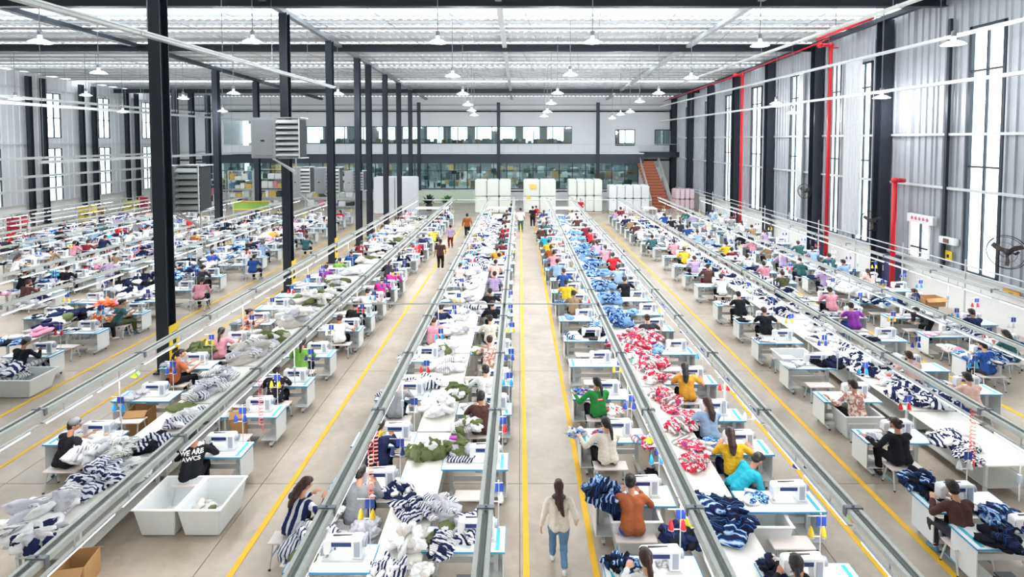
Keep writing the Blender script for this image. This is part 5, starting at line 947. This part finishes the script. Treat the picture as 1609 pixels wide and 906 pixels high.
# pinwheel-like green / pink cloth tags on the thread stands
for i, (x, y, z, c1, c2, lab) in enumerate([(1332, 818, 1.55, '7fd63c', 'f25c9a', 'green and pink fabric tag on a thread stand, bottom right'), (212, 590, 1.5, 'c3e03a', '9fd08a', 'lime fabric tag on a stand left of the olive panel'), (1128, 568, 1.5, '4fc23a', '4fc23a', 'green fabric tag on the stand by the amber top'), (768, 700, 1.1, 'f0dc2e', '7ad04a', 'yellow and green tag by the right table of the aisle row'), (600, 680, 1.2, 'f2e83a', 'f2e83a', 'lime yellow cloth on the machine by the navy top'), (1075, 818, .95, 'dff03a', 'e8ea3c', 'lime yellow cloth piece on the dark navy heap'), (1020, 692, 1.0, 'dff03a', 'ece23a', 'lime yellow cloth piece beside the red garments')]):
    p = at_h(x, y, z); o = thing('fabric_tag', lab, 'tag', p, i); g = MB(); g.add([(-.12, 0, 0), (0, .03, .06), (.12, .02, .0), (0, -.02, -.07), (-.12, .012, 0), (0, .042, .06), (.12, .032, 0), (0, -.008, -.07)], [(0, 1, 2, 3), (4, 7, 6, 5), (0, 4, 5, 1), (1, 5, 6, 2), (2, 6, 7, 3), (3, 7, 4, 0)])
    link('cloth_leaf', g.mesh('cloth_leaf', M('tag'+c1, c1, .6)), o); link('cloth_leaf', g.mesh('cloth_leaf', M('tag'+c2, c2, .6)), o, (.1, .02, .03), (0, .5, .6))
card(932, 533, .9, .01+.3, .2, '26262b', 'dark folded paper on the table by the black bag'); card(712, 690, .95, .18, .12, 'c04ab8', 'magenta plastic box behind the machine, row left of aisle'); card(779, 690, .9, .2, .15, 'd9dfe6', 'small white tray on the right table edge')
p = at_h(205, 700, .3)
# ------------------------------------------------------------------ walking and standing people
def walker(x, y, fig, label, top, bot, hair='short', rz=0, sc=1.0, near=True, hm_=None, dy=0):
    p = at_h(x, y, 0.03); return person((p.x, p.y+dy, 0.0), fig, label, top, bot, hair, near, rz, None, False, sc, hm_)
w_ = walker(878, 890, WALK, 'person walking away down the aisle in white sweater and blue jeans', 'cream', 'blue', 'long', 0, 1.0, True, hairb)
tail = MB().cap((0, 0, 0), (.02, -.05, -.2), .055, .05).cap((.02, -.05, -.2), (.07, -.03, -.42), .05, .025).cap((-.05, -.01, -.05), (-.05, -.03, -.36), .025, .01)
ho = link('hair_tail', remesh(tail, .01, 2, .005, 30, 'hair_tail'), w_, WALK['hc']+Vector((0, -.11, -.05))); setmat(ho, []); ho.data.materials.append(hairb)
neckw = link('collar', MB().ell((0, 0, 0), (.12, .09, .03), 14, 8).mesh('collar', black, True), w_, WALK['hc']+Vector((.0, -.05, -.16)))
setmat(PT[w_.name]['trousers'], [M('denim', '5f85a8', .8, bump=.3, scale=30)]); setmat(PT[w_.name]['shoes'], [shoe_c[0]])
walker(692, 423, STAND, 'person standing in brown top and black trousers, left aisle', 'brown', 'black', 'bun', 0, 1.15)
walker(708, 389, STAND, 'person in lilac smock facing the rows, left aisle', 'lilac', 'maroon', 'short', .3, 1.05); walker(734, 373, WALK, 'person in rust-red top and black trousers, farther left aisle', 'rust', 'black', 'short', 0, 1.22)
walker(818, 363, STAND, 'person in white top and teal trousers at the aisle end', 'white', 'teal', 'short', 0, 1.25); walker(804, 352, STAND, 'person in blue clothes at the aisle end beside the white top', 'navy', 'navy', 'short', .5, 1.2)
walker(837, 357, STAND, 'person in black top with back turned at the aisle end', 'black', 'black', 'short', 0, 1.2); walker(843, 349, STAND, 'person in pinkish red clothes beside the black top', 'red', 'red', 'short', .8, 1.0)
walker(975, 357, STAND, 'person in dark red top standing beyond the second yellow line', 'maroon', 'charcoal', 'short', 0, 1.15); walker(912, 340, STAND, 'person in red top standing among the far machines', 'red', 'black', 'short', 0, 1.15)
p = at_h(1457, 536, 0); person((p.x, p.y, 0), BENT, 'person bent over in dark top beside the right aisle line', 'charcoal', 'black', 'short', True, 1.9, None, False, 1.12)
# striped-top worker at the outer side and the turquoise worker bending down
p = at_h(470, 753, FIG[0]['hc'].z*SC_P); o = person((p.x, p.y-.35, 0), FIG[1], 'person in navy striped top with long dark hair beside the yellow line', 'navy striped', 'black', 'long', True, -.5, None, False, SC_P, hairb)
b_ = thing('work_bench', 'bench under the navy striped top beside the yellow line', 'bench', (p.x, p.y-.37, 0)); spawn(BT, b_)
p = at_h(1158, 735, .98); o = person((p.x-.1, p.y-.1, 0), SIDE, 'person in turquoise top folded forward with head down', 'turquoise', 'navy', 'short', True, -1.35, None, False, SC_P)
b_ = thing('work_bench', 'bench under the turquoise worker behind the bare table', 'bench', (p.x-.1, p.y-.12, 0)); spawn(BT, b_)
p = at_h(167, 482, FIG[0]['hc'].z*SC_P); o = person((p.x-.2, p.y-.3, 0), FIG[2], 'person in orange and white top beside the teal top', 'orange print', 'black', 'short', True, -.6, None, False, SC_P)
b_ = thing('work_bench', 'bench under the orange and white top beside the teal top', 'bench', (p.x-.2, p.y-.32, 0)); spawn(BT, b_)
# lettering on the black shirt
src = [q for q in COL.objects if q.get('label', '').startswith('person in black top, white lettering')]
if not src: src = [q for q in COL.objects if q.name.startswith('person') and abs(q.location.x+7.3) < .6 and 10.5 < q.location.y < 13]
if src:
    P_ = src[0]; P_['label'] = 'person in black shirt with large white letters across the back, near left rail'
    shirt = PT[P_.name]['shirt']; me = shirt.data
    from mathutils.bvhtree import BVHTree
    bvh = BVHTree.FromPolygons([v.co for v in me.vertices], [tuple(p_.vertices) for p_ in me.polygons])
    for txt, zc in (('WE ARE', .93), ('AWCS', .83)):
        cu = bpy.data.curves.new('lettering', 'FONT'); cu.body = txt; cu.size = .1; cu.align_x = 'CENTER'; cu.offset = .003; to = bpy.data.objects.new('t', cu); TMP.collection.objects.link(to)
        TMP.view_layers[0].update(); dg = TMP.view_layers[0].depsgraph; dg.update(); tm = bpy.data.meshes.new_from_object(to.evaluated_get(dg)); bpy.data.objects.remove(to)
        bmm = bmesh.new(); bmm.from_mesh(tm); bmesh.ops.triangulate(bmm, faces=bmm.faces[:]); bmesh.ops.subdivide_edges(bmm, edges=bmm.edges[:], cuts=3, use_grid_fill=True); bmm.to_mesh(tm); bmm.free()
        for v in tm.vertices:
            x, z = v.co.x*.95, v.co.y+zc; hit = bvh.ray_cast(Vector((x, -2, z)), Vector((0, 1, 0)))[0]; v.co = Vector((x, (hit.y if hit else -.1)-.006, z))
        tm.materials.clear(); tm.materials.append(white); tm.update(); link('lettering', tm, P_)
bpy.data.scenes.remove(TMP)
for x in list(bpy.data.objects):
    if x.users_scene == (): bpy.data.objects.remove(x)
print('objects', len(COL.objects), 'tables', ntab, 'persons', NP[0], 'tris', sum(len(m.polygons) for m in bpy.data.meshes)*2)
